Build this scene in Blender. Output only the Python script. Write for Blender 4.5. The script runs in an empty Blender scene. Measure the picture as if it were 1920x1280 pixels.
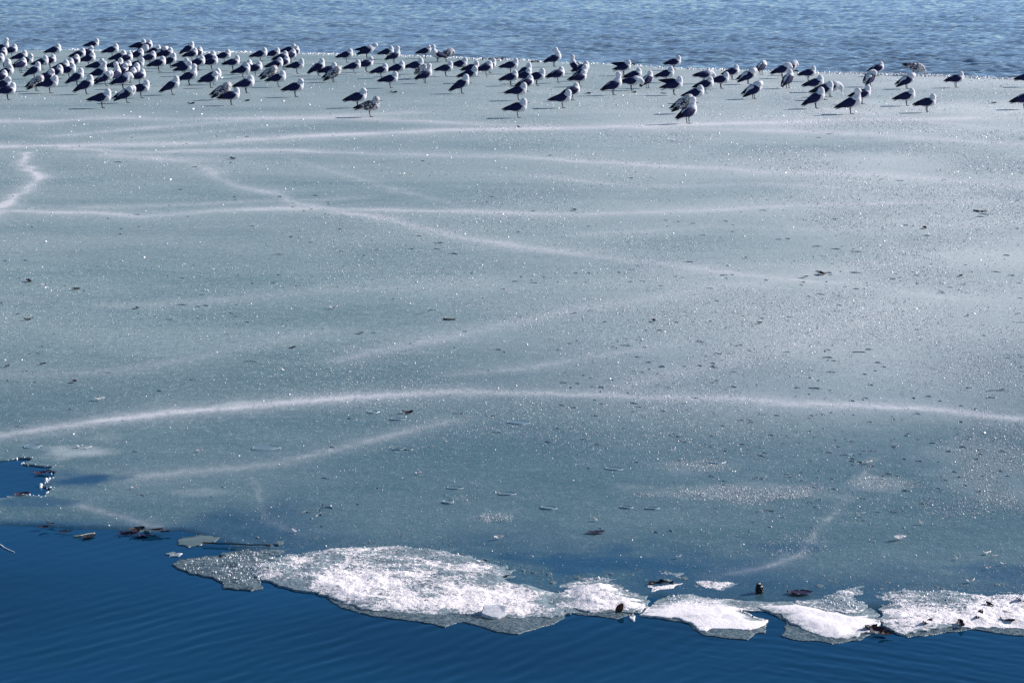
import bpy, bmesh, math, random
import numpy as np
from mathutils import Vector, Matrix, noise as mnoise

R = math.radians
rng = np.random.default_rng(7)
random.seed(7)
scene = bpy.context.scene
COL = scene.collection

# ------------------------------------------------------------------ camera
CAM_H = 3.0
PITCH = math.atan(765 / 4266.7)
cam_d = bpy.data.cameras.new('camera')
cam_d.lens = 80.0
cam_d.sensor_width = 36.0
cam_d.clip_start = 0.1
cam_d.clip_end = 8000
cam = bpy.data.objects.new('camera', cam_d)
COL.objects.link(cam)
cam.location = (0, 0, CAM_H)
cam.rotation_euler = (math.pi / 2 - PITCH, 0, 0)
scene.camera = cam

# ------------------------------------------------------------------ sky, sun, exposure
SUN_AZ, SUN_EL = R(64), R(26)          # azimuth to the right of the view axis
world = bpy.data.worlds.new('World')
scene.world = world
world.use_nodes = True
wn = world.node_tree
bg = wn.nodes['Background']
sky = wn.nodes.new('ShaderNodeTexSky')
sky.sky_type = 'NISHITA'
sky.sun_disc = False
sky.sun_elevation = SUN_EL
sky.sun_rotation = SUN_AZ
sky.air_density = 1.0
sky.dust_density = 0.15
sky.ozone_density = 4.0
wn.links.new(sky.outputs[0], bg.inputs[0])
bg.inputs[1].default_value = 0.078
sun_d = bpy.data.lights.new('sun', 'SUN')
sun_d.energy = 5.0
sun_d.angle = R(0.53)
sun_d.color = (1.0, 0.93, 0.90)
sun = bpy.data.objects.new('sun', sun_d)
COL.objects.link(sun)
to_sun = Vector((math.sin(SUN_AZ) * math.cos(SUN_EL), math.cos(SUN_AZ) * math.cos(SUN_EL), math.sin(SUN_EL)))
sun.rotation_euler = to_sun.to_track_quat('Z', 'Y').to_euler()
scene.view_settings.view_transform = 'Standard'
scene.view_settings.look = 'None'
scene.view_settings.exposure = 0.60
scene.view_settings.gamma = 1.0
scene.view_settings.use_curve_mapping = False
scene.cycles.use_denoising = False
scene.cycles.max_bounces = 6
scene.cycles.sample_clamp_indirect = 6.0

# ------------------------------------------------------------------ helpers
F_PX = 4266.667
ICE_Z, WATER_Z = 0.0, -0.007
HOR = 640 - F_PX * math.tan(PITCH)     # horizon row of the 1920 x 1280 photograph
cp, sp = math.cos(PITCH), math.sin(PITCH)


def ground(px, py, z=0.0):
    """point of the level z that the photograph shows at a pixel (survey of the place)"""
    dx = (np.asarray(px, float) - 960) / F_PX
    dy = (640 - np.asarray(py, float)) / F_PX
    t = (z - CAM_H) / (-sp + dy * cp)
    return dx * t, (cp + dy * sp) * t


def tag(o, label=None, cat=None, group=None, kind=None):
    if label: o['label'] = label
    if cat: o['category'] = cat
    if group: o['group'] = group
    if kind: o['kind'] = kind
    return o


def mesh_np(name, verts, faces, mat=None, smooth=True, attrs=None):
    """faces: (n,4) or (n,3) int array"""
    me = bpy.data.meshes.new(name)
    verts = np.asarray(verts, np.float32)
    faces = np.asarray(faces, np.int32)
    n, k = faces.shape
    me.vertices.add(len(verts)); me.loops.add(n * k); me.polygons.add(n)
    me.vertices.foreach_set('co', verts.ravel())
    me.loops.foreach_set('vertex_index', faces.ravel())
    me.polygons.foreach_set('loop_start', np.arange(0, n * k, k, dtype=np.int32))
    me.polygons.foreach_set('loop_total', np.full(n, k, np.int32))
    me.polygons.foreach_set('use_smooth', np.full(n, smooth, bool))
    me.update(calc_edges=True)
    if attrs:
        for an, av in attrs.items():
            a = me.attributes.new(an, 'FLOAT', 'POINT')
            a.data.foreach_set('value', np.asarray(av, np.float32))
    if mat: me.materials.append(mat)
    return me


def link(name, me, parent=None):
    o = bpy.data.objects.new(name, me)
    COL.objects.link(o)
    if parent: o.parent = parent
    return o


def hash2(ix, iy, seed):
    h = (ix.astype(np.int64) * 374761393 + iy.astype(np.int64) * 668265263 + seed * 974634777) & 0xFFFFFFFF
    h = ((h ^ (h >> 13)) * 1274126177) & 0xFFFFFFFF
    h = h ^ (h >> 16)
    return (h & 0xFFFF) / 65535.0


def vnoise(x, y, seed=0):
    ix, iy = np.floor(x), np.floor(y)
    fx, fy = x - ix, y - iy
    fx, fy = fx * fx * (3 - 2 * fx), fy * fy * (3 - 2 * fy)
    a, b = hash2(ix, iy, seed), hash2(ix + 1, iy, seed)
    c, d = hash2(ix, iy + 1, seed), hash2(ix + 1, iy + 1, seed)
    return (a + (b - a) * fx) * (1 - fy) + (c + (d - c) * fx) * fy


def fbm(x, y, seed=0, octaves=4):
    s, amp, tot = 0, 1.0, 0
    for i in range(octaves):
        s = s + amp * vnoise(x * 2 ** i + 17.3 * i, y * 2 ** i - 9.1 * i, seed + i)
        tot += amp; amp *= 0.5
    return s / tot


def sstep(a, b, x):
    t = np.clip((x - a) / (b - a), 0, 1)
    return t * t * (3 - 2 * t)


def inside(poly, x, y):
    r = np.zeros(x.shape, bool)
    px, py = poly[:, 0], poly[:, 1]
    for i in range(len(poly)):
        j = i - 1
        c = (py[i] > y) != (py[j] > y)
        if py[i] == py[j]: continue
        r ^= c & (x < (px[j] - px[i]) * (y - py[i]) / (py[j] - py[i]) + px[i])
    return r


def nearest_on(poly, x, y, closed=True):
    best = np.full(x.shape, 1e18); bx = x.copy(); by = y.copy()
    for i in range(0 if closed else 1, len(poly)):
        a, b = poly[i - 1], poly[i]
        d = b - a; L = d @ d
        if L == 0: continue
        t = np.clip(((x - a[0]) * d[0] + (y - a[1]) * d[1]) / L, 0, 1)
        qx, qy = a[0] + t * d[0], a[1] + t * d[1]
        dd = (qx - x) ** 2 + (qy - y) ** 2
        m = dd < best
        best = np.where(m, dd, best); bx = np.where(m, qx, bx); by = np.where(m, qy, by)
    return bx, by, np.sqrt(best)


def rough_line(pts, step, amp, seed, closed=True):
    """a traced outline with its small irregular teeth"""
    pts = np.asarray(pts, float)
    out = []
    n = len(pts)
    for i in range(n if closed else n - 1):
        a, b = pts[i], pts[(i + 1) % n]
        L = np.hypot(*(b - a)); k = max(1, int(L / step))
        for j in range(k): out.append(a + (b - a) * j / k)
    if not closed: out.append(pts[-1])
    out = np.array(out)
    s = 1.0 / (step * 2.5)
    ox = fbm(out[:, 0] * s, out[:, 1] * s, seed, 3) - 0.5
    oy = fbm(out[:, 0] * s + 50, out[:, 1] * s + 9, seed + 5, 3) - 0.5
    return out + np.stack([ox, oy], 1) * 2 * amp


def px_poly(pts, z=0.0):
    p = np.array(pts, float)
    x, y = ground(p[:, 0], p[:, 1], z)
    return np.stack([x, y], 1)


def masked_grid(gx, gy, polys, holes=()):
    """faces of a grid that lie inside an outline, the rim vertices moved onto the outline"""
    ny, nx = gx.shape
    x, y = gx.ravel().copy(), gy.ravel().copy()
    ins = inside(polys, x, y)
    for h in holes: ins &= ~inside(h, x, y)
    idx = np.arange(nx * ny).reshape(ny, nx)
    q = np.stack([idx[:-1, :-1], idx[:-1, 1:], idx[1:, 1:], idx[1:, :-1]], -1).reshape(-1, 4)
    q = q[ins[q].any(1)]
    used = np.unique(q)
    rim = used[~ins[used]]
    allp = [polys] + list(holes)
    bx = by = None; bd = np.full(rim.shape, 1e18)
    nxp, nyp = x[rim].copy(), y[rim].copy()
    for pl in allp:
        a, b, d = nearest_on(pl, x[rim], y[rim])
        m = d < bd
        nxp = np.where(m, a, nxp); nyp = np.where(m, b, nyp); bd = np.where(m, d, bd)
    x[rim], y[rim] = nxp, nyp
    remap = np.full(nx * ny, -1); remap[used] = np.arange(len(used))
    isrim = np.zeros(len(used), bool); isrim[remap[rim]] = True
    return x[used], y[used], remap[q], isrim


def skirt(v, q, drop):
    """wall faces hung below the open border of a sheet of quads"""
    e = np.concatenate([q[:, [0, 1]], q[:, [1, 2]], q[:, [2, 3]], q[:, [3, 0]]])
    key = np.sort(e, 1); code = key[:, 0] * (len(v) + 1) + key[:, 1]
    u, inv, cnt = np.unique(code, return_inverse=True, return_counts=True)
    b = e[cnt[inv] == 1]
    bv = np.unique(b)
    low = v[bv].copy(); low[:, 2] = drop
    rm = np.full(len(v), -1); rm[bv] = len(v) + np.arange(len(bv))
    w = np.stack([b[:, 1], b[:, 0], rm[b[:, 0]], rm[b[:, 1]]], 1)
    return np.concatenate([v, low]), np.concatenate([q, w]), bv


# ------------------------------------------------------------------ materials
class NT:
    def __init__(s, name):
        s.m = bpy.data.materials.new(name); s.m.use_nodes = True
        s.t = s.m.node_tree; s.n = s.t.nodes; s.n.clear()
        s.out = s.n.new('ShaderNodeOutputMaterial')

    def node(s, typ, **kw):
        nd = s.n.new(typ)
        for k, v in kw.items():
            if k in nd.inputs: s.set(nd.inputs[k], v)
            else: setattr(nd, k, v)
        return nd

    def set(s, sock, v):
        if isinstance(v, bpy.types.NodeSocket): s.t.links.new(v, sock)
        else: sock.default_value = v

    def attr(s, name):
        return s.node('ShaderNodeAttribute', attribute_name=name).outputs['Fac']

    def coord(s, scale=(1, 1, 1)):
        c = s.node('ShaderNodeTexCoord').outputs['Object']
        mp = s.node('ShaderNodeMapping'); s.set(mp.inputs['Vector'], c); s.set(mp.inputs['Scale'], scale)
        return mp.outputs[0]

    def noise(s, scale, detail=4, rough=0.55, vec=(1, 1, 1)):
        return s.node('ShaderNodeTexNoise', Vector=s.coord(vec), Scale=scale, Detail=detail, Roughness=rough).outputs['Fac']

    def ramp(s, fac, a, b, lo=0.0, hi=1.0):
        mr = s.node('ShaderNodeMapRange'); mr.interpolation_type = 'SMOOTHSTEP'
        for i, v in zip((0, 1, 2, 3, 4), (fac, a, b, lo, hi)): s.set(mr.inputs[i], v)
        return mr.outputs[0]

    def math(s, op, a, b=0.0, clamp=False):
        n = s.node('ShaderNodeMath', operation=op); n.use_clamp = clamp
        s.set(n.inputs[0], a); s.set(n.inputs[1], b)
        return n.outputs[0]

    def mix(s, fac, a, b):
        n = s.node('ShaderNodeMix', data_type='RGBA')
        s.set(n.inputs[0], fac); s.set(n.inputs[6], a); s.set(n.inputs[7], b)
        return n.outputs[2]

    def bump(s, h, strength=0.5, dist=0.01, normal=None):
        n = s.node('ShaderNodeBump', Strength=strength, Distance=dist, Height=h)
        if normal is not None: s.set(n.inputs['Normal'], normal)
        return n.outputs[0]

    def bsdf(s, **kw):
        n = s.node('ShaderNodeBsdfPrincipled')
        for k, v in kw.items(): s.set(n.inputs[k.replace('_', ' ')], v)
        return n.outputs[0]

    def done(s, sh):
        s.t.links.new(sh, s.out.inputs['Surface'])
        return s.m


def rgb(r, g, b): return (r, g, b, 1.0)


def water_shader(t, body=(0.003, 0.030, 0.064), refl=(0.30, 0.62, 0.92), ior=1.33, rough=0.06, bump=0.10, scale=9.0):
    nrm = t.bump(t.noise(scale, 3, 0.5), bump, 0.012)
    big = t.ramp(t.noise(0.45, 3, 0.5, (0.6, 1, 1)), 0.35, 0.65)
    bcol = t.mix(big, rgb(*[b * 0.75 for b in body]), rgb(*[b * 1.35 for b in body]))
    fr = t.node('ShaderNodeFresnel', IOR=ior); t.set(fr.inputs['Normal'], nrm)
    df = t.node('ShaderNodeBsdfDiffuse', Color=bcol); t.set(df.inputs['Normal'], nrm)
    gl = t.node('ShaderNodeBsdfGlossy', Color=rgb(*refl), Roughness=rough); t.set(gl.inputs['Normal'], nrm)
    mx = t.node('ShaderNodeMixShader')
    t.set(mx.inputs[0], fr.outputs[0]); t.set(mx.inputs[1], df.outputs[0]); t.set(mx.inputs[2], gl.outputs[0])
    return mx.outputs[0]


t = NT('lake_water'); M_WATER = t.done(water_shader(t))
t = NT('open_water'); M_FAR = t.done(water_shader(t, (0.125, 0.195, 0.270), (1.0, 1.0, 1.0), 1.6, 0.05, 0.35, 8.0))

# lake ice: grey-green clear ice, whiter where it refroze, bluer where it is thin or flooded
t = NT('lake_ice')
vein, wet, thin, frost = t.attr('vein'), t.attr('wet'), t.attr('thin'), t.attr('frost')
n1 = t.noise(0.55, 5, 0.6, (0.45, 1.0, 1))
n2 = t.noise(5.0, 4, 0.6, (0.5, 1.0, 1))
n3 = t.noise(75.0, 3, 0.75, (1, 0.35, 1))
n4 = t.noise(20.0, 4, 0.7, (1, 0.45, 1))
n0 = t.noise(0.16, 6, 0.62, (0.5, 1.0, 1))
c = t.mix(t.ramp(n1, 0.36, 0.64), rgb(0.112, 0.192, 0.205), rgb(0.200, 0.278, 0.282))
c = t.mix(t.math('MULTIPLY', t.ramp(n0, 0.40, 0.62), 0.40), c, rgb(0.27, 0.325, 0.325))
c = t.mix(t.math('MULTIPLY', t.ramp(n2, 0.35, 0.75), 0.35), c, rgb(0.235, 0.315, 0.34))
c = t.mix(t.math('MULTIPLY', thin, t.ramp(n1, 0.30, 0.72, 1.0, 0.72)), c, rgb(0.036, 0.096, 0.124))
lite = t.ramp(thin, 0.2, 1.0, 1.0, 0.42)
c = t.mix(t.math('MULTIPLY', lite, t.ramp(n3, 0.52, 0.74, 0.0, 0.48)), c, rgb(0.52, 0.60, 0.61))
c = t.mix(t.ramp(n3, 0.48, 0.26, 0.0, 0.50), c, rgb(0.05, 0.10, 0.12))
c = t.mix(t.math('MULTIPLY', lite, t.ramp(n4, 0.50, 0.72, 0.0, 0.28)), c, rgb(0.46, 0.53, 0.54))
c = t.mix(t.ramp(n4, 0.48, 0.28, 0.0, 0.38), c, rgb(0.06, 0.12, 0.14))
c = t.mix(frost, c, rgb(0.575, 0.610, 0.605))  # true frost patches plus the sun glare painted as whiter ice
c = t.mix(t.math('MULTIPLY', vein, t.ramp(n4, 0.25, 0.6, 0.6, 1.1)), c, rgb(0.60, 0.60, 0.615))
bh = t.math('ADD', t.math('MULTIPLY', t.noise(60.0, 3, 0.6), 0.5), t.noise(12.0, 3, 0.6, (0.6, 1, 1)))
rough = t.ramp(thin, 0.0, 1.0, 0.55, 0.42)
ice_sh = t.bsdf(Base_Color=c, Roughness=rough, IOR=1.31, Specular_IOR_Level=0.5, Normal=t.bump(bh, 0.45, 0.012))
mx = t.node('ShaderNodeMixShader')
t.set(mx.inputs[0], wet); t.set(mx.inputs[1], ice_sh); t.set(mx.inputs[2], water_shader(t))
M_ICE = t.done(mx.outputs[0])

# frozen slush / snow crust of the floes
t = NT('snow_crust')
cr = t.attr('crust')
g = t.noise(55.0, 5, 0.7)
g2 = t.noise(9.0, 4, 0.65, (0.6, 1, 1))
k = t.math('ADD', t.math('MULTIPLY', t.math('SUBTRACT', g, 0.5), 1.1), t.math('MULTIPLY', t.math('SUBTRACT', g2, 0.5), 0.9))
k = t.math('ADD', k, cr)
c = t.mix(t.ramp(k, 0.40, 0.60), rgb(0.17, 0.23, 0.26), rgb(0.88, 0.82, 0.81))
M_SNOW = t.done(t.bsdf(Base_Color=c, Roughness=0.6, IOR=1.31, Normal=t.bump(t.math('ADD', g, t.noise(16.0, 4, 0.6)), 0.55, 0.02)))

t = NT('smooth_snow')
cr = t.attr('crust')
g = t.noise(70.0, 4, 0.65)
g2 = t.noise(7.0, 4, 0.6, (0.6, 1, 1))
k = t.math('ADD', t.math('MULTIPLY', t.math('SUBTRACT', g, 0.5), 0.55), t.math('MULTIPLY', t.math('SUBTRACT', g2, 0.5), 0.7))
c = t.mix(t.ramp(t.math('ADD', k, cr), 0.36, 0.66), rgb(0.18, 0.235, 0.25), rgb(0.88, 0.82, 0.81))
M_SMOOTH = t.done(t.bsdf(Base_Color=c, Roughness=0.5, IOR=1.31, Normal=t.bump(g, 0.3, 0.01)))

t = NT('wet_ice')
g = t.noise(40.0, 5, 0.7)
c = t.mix(t.ramp(g, 0.35, 0.72), rgb(0.034, 0.068, 0.086), rgb(0.19, 0.235, 0.245))
M_WET = t.done(t.bsdf(Base_Color=c, Roughness=0.3, IOR=1.31, Normal=t.bump(g, 0.8, 0.015)))

t = NT('clear_ice')
g = t.noise(30.0, 4, 0.6)
c = t.mix(t.ramp(g, 0.3, 0.7), rgb(0.42, 0.44, 0.47), rgb(0.66, 0.66, 0.68))
M_CLEAR = t.done(t.bsdf(Base_Color=c, Roughness=0.18, IOR=1.31, Normal=t.bump(g, 0.35, 0.01)))

t = NT('bump_ice')
g = t.noise(60.0, 3, 0.6)
c = t.mix(g, rgb(0.14, 0.21, 0.24), rgb(0.24, 0.31, 0.33))
M_BUMP = t.done(t.bsdf(Base_Color=c, Roughness=0.4, IOR=1.31))

t = NT('ice_crystal'); M_CRYSTAL = t.done(t.bsdf(Base_Color=rgb(0.88, 0.88, 0.88), Roughness=0.35, IOR=1.31))

t = NT('frost_grain'); M_FROST = t.done(t.bsdf(Base_Color=rgb(0.60, 0.62, 0.63), Roughness=0.4, IOR=1.31))

t = NT('white_plumage')
g = t.noise(60.0, 3, 0.6)
c = t.mix(t.ramp(g, 0.46, 0.70, 0, 0.7), rgb(0.66, 0.66, 0.69), rgb(0.26, 0.25, 0.31))
M_PLUME = t.done(t.bsdf(Base_Color=c, Roughness=0.8, Specular_IOR_Level=0.2))

t = NT('speckled_plumage')
g = t.noise(38.0, 3, 0.6)
c = t.mix(t.ramp(g, 0.45, 0.62), rgb(0.58, 0.56, 0.56), rgb(0.13, 0.12, 0.15))
M_SPECK = t.done(t.bsdf(Base_Color=c, Roughness=0.8, Specular_IOR_Level=0.2))

t = NT('grey_wing')
wb = t.attr('tip')
g = t.noise(45.0, 3, 0.6, (0.35, 1, 1))
c = t.mix(t.ramp(g, 0.3, 0.7), rgb(0.005, 0.007, 0.042), rgb(0.016, 0.020, 0.075))
c = t.mix(wb, c, rgb(0.008, 0.008, 0.016))
M_WING = t.done(t.bsdf(Base_Color=c, Roughness=0.75, Specular_IOR_Level=0.15, Normal=t.bump(g, 0.5, 0.01)))

t = NT('speckled_wing')
g = t.noise(40.0, 3, 0.6, (0.6, 1, 1))
c = t.mix(t.ramp(g, 0.52, 0.60), rgb(0.035, 0.032, 0.055), rgb(0.62, 0.58, 0.58))
c = t.mix(t.attr('tip'), c, rgb(0.01, 0.01, 0.016))
M_WING_J = t.done(t.bsdf(Base_Color=c, Roughness=0.75, Specular_IOR_Level=0.15))


def plain(name, col, rough=0.6, var=0.35, scale=40.0):
    t = NT(name)
    g = t.noise(scale, 4, 0.6)
    c = t.mix(g, rgb(*[v * (1 - var) for v in col]), rgb(*[min(1, v * (1 + var)) for v in col]))
    return t.done(t.bsdf(Base_Color=c, Roughness=rough))


M_BILL = plain('bill', (0.06, 0.05, 0.05))
M_LEG = plain('leg', (0.022, 0.02, 0.03))
M_EYE = plain('eye', (0.01, 0.01, 0.01), 0.2)
M_LEAF = plain('dead_leaf', (0.035, 0.022, 0.032), 0.6)
M_LEAF_P = plain('purple_leaf', (0.055, 0.035, 0.085), 0.45)
M_LEAF_R = plain('red_leaf', (0.095, 0.034, 0.062), 0.6)
M_OLIVE = plain('olive_ice', (0.085, 0.118, 0.115), 0.35, 0.2)
M_LEAF_B = plain('brown_leaf', (0.10, 0.05, 0.04), 0.6)
M_REED = plain('pale_reed', (0.38, 0.35, 0.22), 0.6)
M_TWIG = plain('twig_bark', (0.014, 0.012, 0.016), 0.7)
t = NT('melt_puddle')
M_PUDDLE = t.done(t.bsdf(Base_Color=rgb(0.11, 0.18, 0.21), Roughness=0.28, IOR=1.33))
M_FEATHER = plain('white_feather', (0.82, 0.80, 0.80), 0.7, 0.08)

# ------------------------------------------------------------------ open water and near water
def fan(u0, u1, nu, ys):
    u = np.linspace(u0, u1, nu)
    ys = np.asarray(ys)
    return u[None, :] * ys[:, None], np.repeat(ys[:, None], nu, 1)


def grid_quads(ny, nx):
    i = np.arange(nx * ny).reshape(ny, nx)
    return np.stack([i[:-1, :-1], i[:-1, 1:], i[1:, 1:], i[1:, :-1]], -1).reshape(-1, 4)


FAR = [(-700, 98), (-300, 96), (0, 96), (160, 94.5), (330, 97), (430, 99), (550, 101), (640, 102.5), (740, 104), (820, 107), (900, 111), (980, 113),
       (1080, 118), (1150, 121), (1220, 125), (1290, 129), (1400, 132.5), (1500, 136), (1640, 138.5), (1713, 140.5), (1780, 144), (1850, 147.5),
       (1920, 150.5), (2200, 158), (2700, 166)]
far_xy = px_poly(FAR)
# far: wind waves
ys = [43.0]
while ys[-1] < 118: ys.append(ys[-1] + 0.065 * (ys[-1] / 50) ** 1.6)
gx, gy = fan(-0.33, 0.33, 560, ys)
z = np.zeros_like(gx)
wr = np.random.default_rng(3)
for i in range(80):
    lam = math.exp(wr.uniform(math.log(0.21), math.log(0.66)))
    th = wr.normal(0.0, 0.42) + R(90) + R(8)
    kx, ky = 2 * math.pi / lam * math.cos(th), 2 * math.pi / lam * math.sin(th)
    z += 0.0066 * lam ** 0.75 * np.sin(kx * gx + ky * gy + wr.uniform(0, 6.28))
z *= 0.55 + 0.9 * fbm(gx / 5, gy / 9, 4, 3)
rimy = np.interp(gx, far_xy[:, 0], far_xy[:, 1])
z = z * sstep(-0.2, 1.2, gy - rimy) - 0.05 * (1 - sstep(-1.6, -0.4, gy - rimy))
v = np.stack([gx.ravel(), gy.ravel(), (WATER_Z + z).ravel()], 1)
o = link('water', mesh_np('open_water', v, grid_quads(*gx.shape), M_FAR))
tag(o, 'wind-rippled blue open lake water beyond the ice', kind='structure')
# the rest of the lake, calm sheet under everything
ys = np.concatenate([[-60], np.geomspace(2, 4000, 60)])
xx = np.concatenate([-np.geomspace(2500, 1, 30), [0], np.geomspace(1, 2500, 30)])
gx, gy = np.meshgrid(xx, ys)
v = np.stack([gx.ravel(), gy.ravel(), np.full(gx.size, WATER_Z - 0.11)], 1)
o = link('water', mesh_np('lake', v, grid_quads(*gx.shape), M_FAR))
tag(o, 'the wider lake surface', kind='structure')

# near: fine capillary ripples
gx, gy = fan(-0.33, 0.33, 500, np.arange(7.0, 14.6, 0.016))
z = np.zeros_like(gx)
mr = sstep(0.4, 1.5, gx + 0.4 * (gy - 9)) 
calm = 1 - 0.8 * sstep(9.7, 11.2, gy - 0.25 * gx)
wr = np.random.default_rng(5)
for i in range(34):
    lam = math.exp(wr.uniform(math.log(0.045), math.log(0.16)))
    right = i % 2
    ang = R(-44) + wr.normal(0, 0.16) if not right else R(-118) + wr.normal(0, 0.20)
    kx, ky = 2 * math.pi / lam * math.cos(ang), 2 * math.pi / lam * math.sin(ang)
    m = (mr * 0.8 if right else 1 - 0.65 * mr)
    env = fbm(gx * 1.3 + 7 * i, gy * 0.9, 20 + i, 2)
    z += m * 0.0017 * lam * sstep(0.3, 0.75, env) * np.sin(kx * gx + ky * gy + wr.uniform(0, 6.28)) * 2.0
z *= calm
v = np.stack([gx.ravel(), gy.ravel(), (WATER_Z + z).ravel()], 1)
o = link('water', mesh_np('near_water', v, grid_quads(*gx.shape), M_WATER))
tag(o, 'dark blue rippled open water in front of the ice', kind='structure')

# ------------------------------------------------------------------ the ice sheet
FRONT = [(-1500, 975), (-500, 985), (-100, 984), (0, 986), (60, 988), (130, 994), (200, 992), (260, 1001), (330, 997), (380, 1008), (430, 1030),
         (520, 1062), (600, 1085), (760, 1100), (960, 1115), (1040, 1120), (1120, 1118), (1240, 1124), (1400, 1135), (1520, 1140), (1700, 1145),
         (1920, 1150), (2300, 1150), (3300, 1150)]
HOLE = [(-260, 870), (-120, 862), (0, 862), (28, 859), (60, 859), (46, 869), (60, 872), (80, 874), (108, 870), (90, 881), (103, 884), (100, 893),
        (88, 902), (82, 911), (96, 915), (88, 925), (78, 931), (40, 925), (0, 934), (-140, 936), (-300, 915)]
fr = rough_line(px_poly(FRONT), 0.035, 0.03, 11, False)
fa = px_poly(FAR)
fa = np.stack([np.interp(np.linspace(0, 1, 420), np.linspace(0, 1, len(fa)), fa[:, i]) for i in (0, 1)], 1)
fa[:, 1] += 0.9 * (fbm(fa[:, 0] * 1.4, fa[:, 0] * 0, 31, 4) - 0.5)
outline = np.concatenate([fr, fa[::-1]])
hole = rough_line(px_poly(HOLE), 0.02, 0.018, 14)
pys = np.arange(1168, 84, -2.6)
ysr = ground(960, pys)[1]
gx, gy = fan(-0.37, 0.37, 780, ysr)
x, y, q, isrim = masked_grid(gx, gy, outline, [hole])
z = 0.006 * (fbm(x * 0.8, y * 0.8, 41, 4) - 0.5) + 0.004 * (fbm(x * 6, y * 6, 42, 3) - 0.5)
# per-vertex state of the ice; frost also carries painted sun glare
VEINS = [
    ([(-300, 850), (0, 816), (100, 801), (200, 787), (330, 772), (440, 764), (560, 752), (640, 745), (740, 738), (850, 736), (960, 737), (1100, 739), (1240, 743), (1400, 748), (1520, 755), (1700, 765), (1920, 782), (2300, 815)], 8.0, 0.62),
    ([(-300, 274), (0, 274), (130, 272), (300, 271), (420, 265), (560, 256), (700, 250), (850, 244), (1000, 241), (1200, 237), (1300, 233), (1440, 230), (1600, 225), (1800, 222)], 3.8, 0.66),
    ([(1200, 240), (1300, 242), (1500, 247), (1640, 253), (1780, 262), (1920, 272), (2300, 300)], 4.5, 0.50),
    ([(120, 277), (240, 286), (420, 282), (560, 282), (700, 288), (850, 292), (980, 294), (1100, 302), (1250, 312), (1400, 320), (1560, 325), (1750, 335), (1920, 352), (2200, 370)], 4.0, 0.42),
    ([(200, 290), (300, 297), (350, 302), (400, 325), (440, 348), (510, 364), (560, 384), (640, 397), (720, 412), (800, 430), (900, 450), (1000, 465), (1100, 478), (1250, 495), (1400, 515), (1560, 530), (1800, 560)], 6.5, 0.34),
    ([(0, 393), (100, 397), (200, 400), (280, 404), (400, 396), (520, 391), (640, 392), (760, 394), (900, 398), (1050, 402), (1300, 396), (1500, 385), (1700, 380), (1920, 378)], 3.8, 0.45),
    ([(-60, 420), (0, 392), (20, 372), (55, 350), (78, 335), (60, 318), (42, 305), (54, 286)], 7.5, 0.78),
    ([(-200, 224), (0, 226), (80, 228), (180, 222), (330, 222), (460, 222), (640, 220), (760, 226), (900, 232), (1050, 238)], 4.0, 0.38),
    ([(100, 256), (250, 242), (400, 230), (520, 222), (640, 216), (760, 212)], 3.5, 0.28),
    ([(170, 389), (320, 384), (500, 378), (640, 372)], 4.0, 0.20),
    ([(120, 272), (250, 260), (400, 246), (520, 236)], 4.0, 0.18),
    ([(640, 675), (700, 660), (800, 640), (920, 615), (1000, 598), (1080, 580), (1200, 562), (1300, 545), (1450, 525), (1600, 505), (1750, 480), (1920, 445)], 11.0, 0.27),
    ([(260, 895), (420, 880), (520, 868), (640, 840), (740, 815), (840, 790)], 8.0, 0.26),
    ([(1330, 1085), (1370, 1075), (1440, 1062), (1500, 1040), (1530, 1000), (1560, 965), (1580, 940), (1610, 900), (1640, 860)], 4.5, 0.34),
    ([(1130, 740), (1200, 715), (1350, 680), (1500, 640), (1650, 590), (1800, 550)], 12.0, 0.24),
    ([(1560, 205), (1660, 215), (1760, 230), (1920, 246)], 5.0, 0.28),
    ([(0, 700), (120, 705), (260, 690), (420, 660), (600, 620)], 12.0, 0.14),
    ([(420, 250), (560, 300), (700, 345), (860, 385)], 3.5, 0.14),
    ([(1000, 330), (1200, 350), (1450, 345), (1700, 360), (1920, 350)], 4.0, 0.22),
    ([(1100, 440), (1350, 425), (1600, 430), (1920, 415)], 4.0, 0.16),
    ([(860, 700), (980, 690), (1120, 668), (1280, 640)], 6.0, 0.2),
    ([(150, 945), (200, 960), (250, 975), (300, 985)], 5.0, 0.22),
    ([(470, 895), (485, 930), (500, 975), (560, 1000)], 6.0, 0.20),
    ([(0, 560), (200, 575), (420, 560), (640, 545), (900, 530)], 9.0, 0.13),
]
vein = np.zeros_like(x)
wob = (fbm(x * 2.2, y * 2.2, 55, 4) - 0.5) * 0.008 * y
for pts, hw, st in VEINS:
    P = px_poly(pts)
    fld = np.zeros_like(x)
    for i in range(len(P) - 1):
        a, b = P[i], P[i + 1]
        d = b - a; L = d @ d
        tt = ((x - a[0]) * d[0] + (y - a[1]) * d[1]) / L
        tc = np.clip(tt, 0, 1)
        dist = np.hypot(a[0] + tc * d[0] - x - wob, a[1] + tc * d[1] - y - wob * 1.5)
        # width of this stretch on the ice, in metres
        yh = (pts[i][1] + pts[i + 1][1]) / 2 - HOR
        D = (a[1] + b[1]) / 2
        s, sy = yh / CAM_H, yh / D
        nx_, ny_ = -d[1] / math.sqrt(L), d[0] / math.sqrt(L)
        e = np.array(pts[i + 1], float) - np.array(pts[i], float); e /= np.hypot(*e)
        w = hw / max(1e-3, abs(nx_ * s * e[1] + ny_ * sy * e[0]))
        fld = np.maximum(fld, 0.28 * np.exp(-(dist / (0.45 * w)) ** 2) + 0.46 * np.exp(-(dist / w) ** 2) + 0.22 * np.exp(-(dist / (2.6 * w)) ** 2))
    vein = np.maximum(vein, fld * st * (1.75 if P[:, 1].mean() > 22 else 1.25))
vein *= 0.15 + 1.5 * fbm(x * 0.9, y * 0.9, 51, 5)
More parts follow.
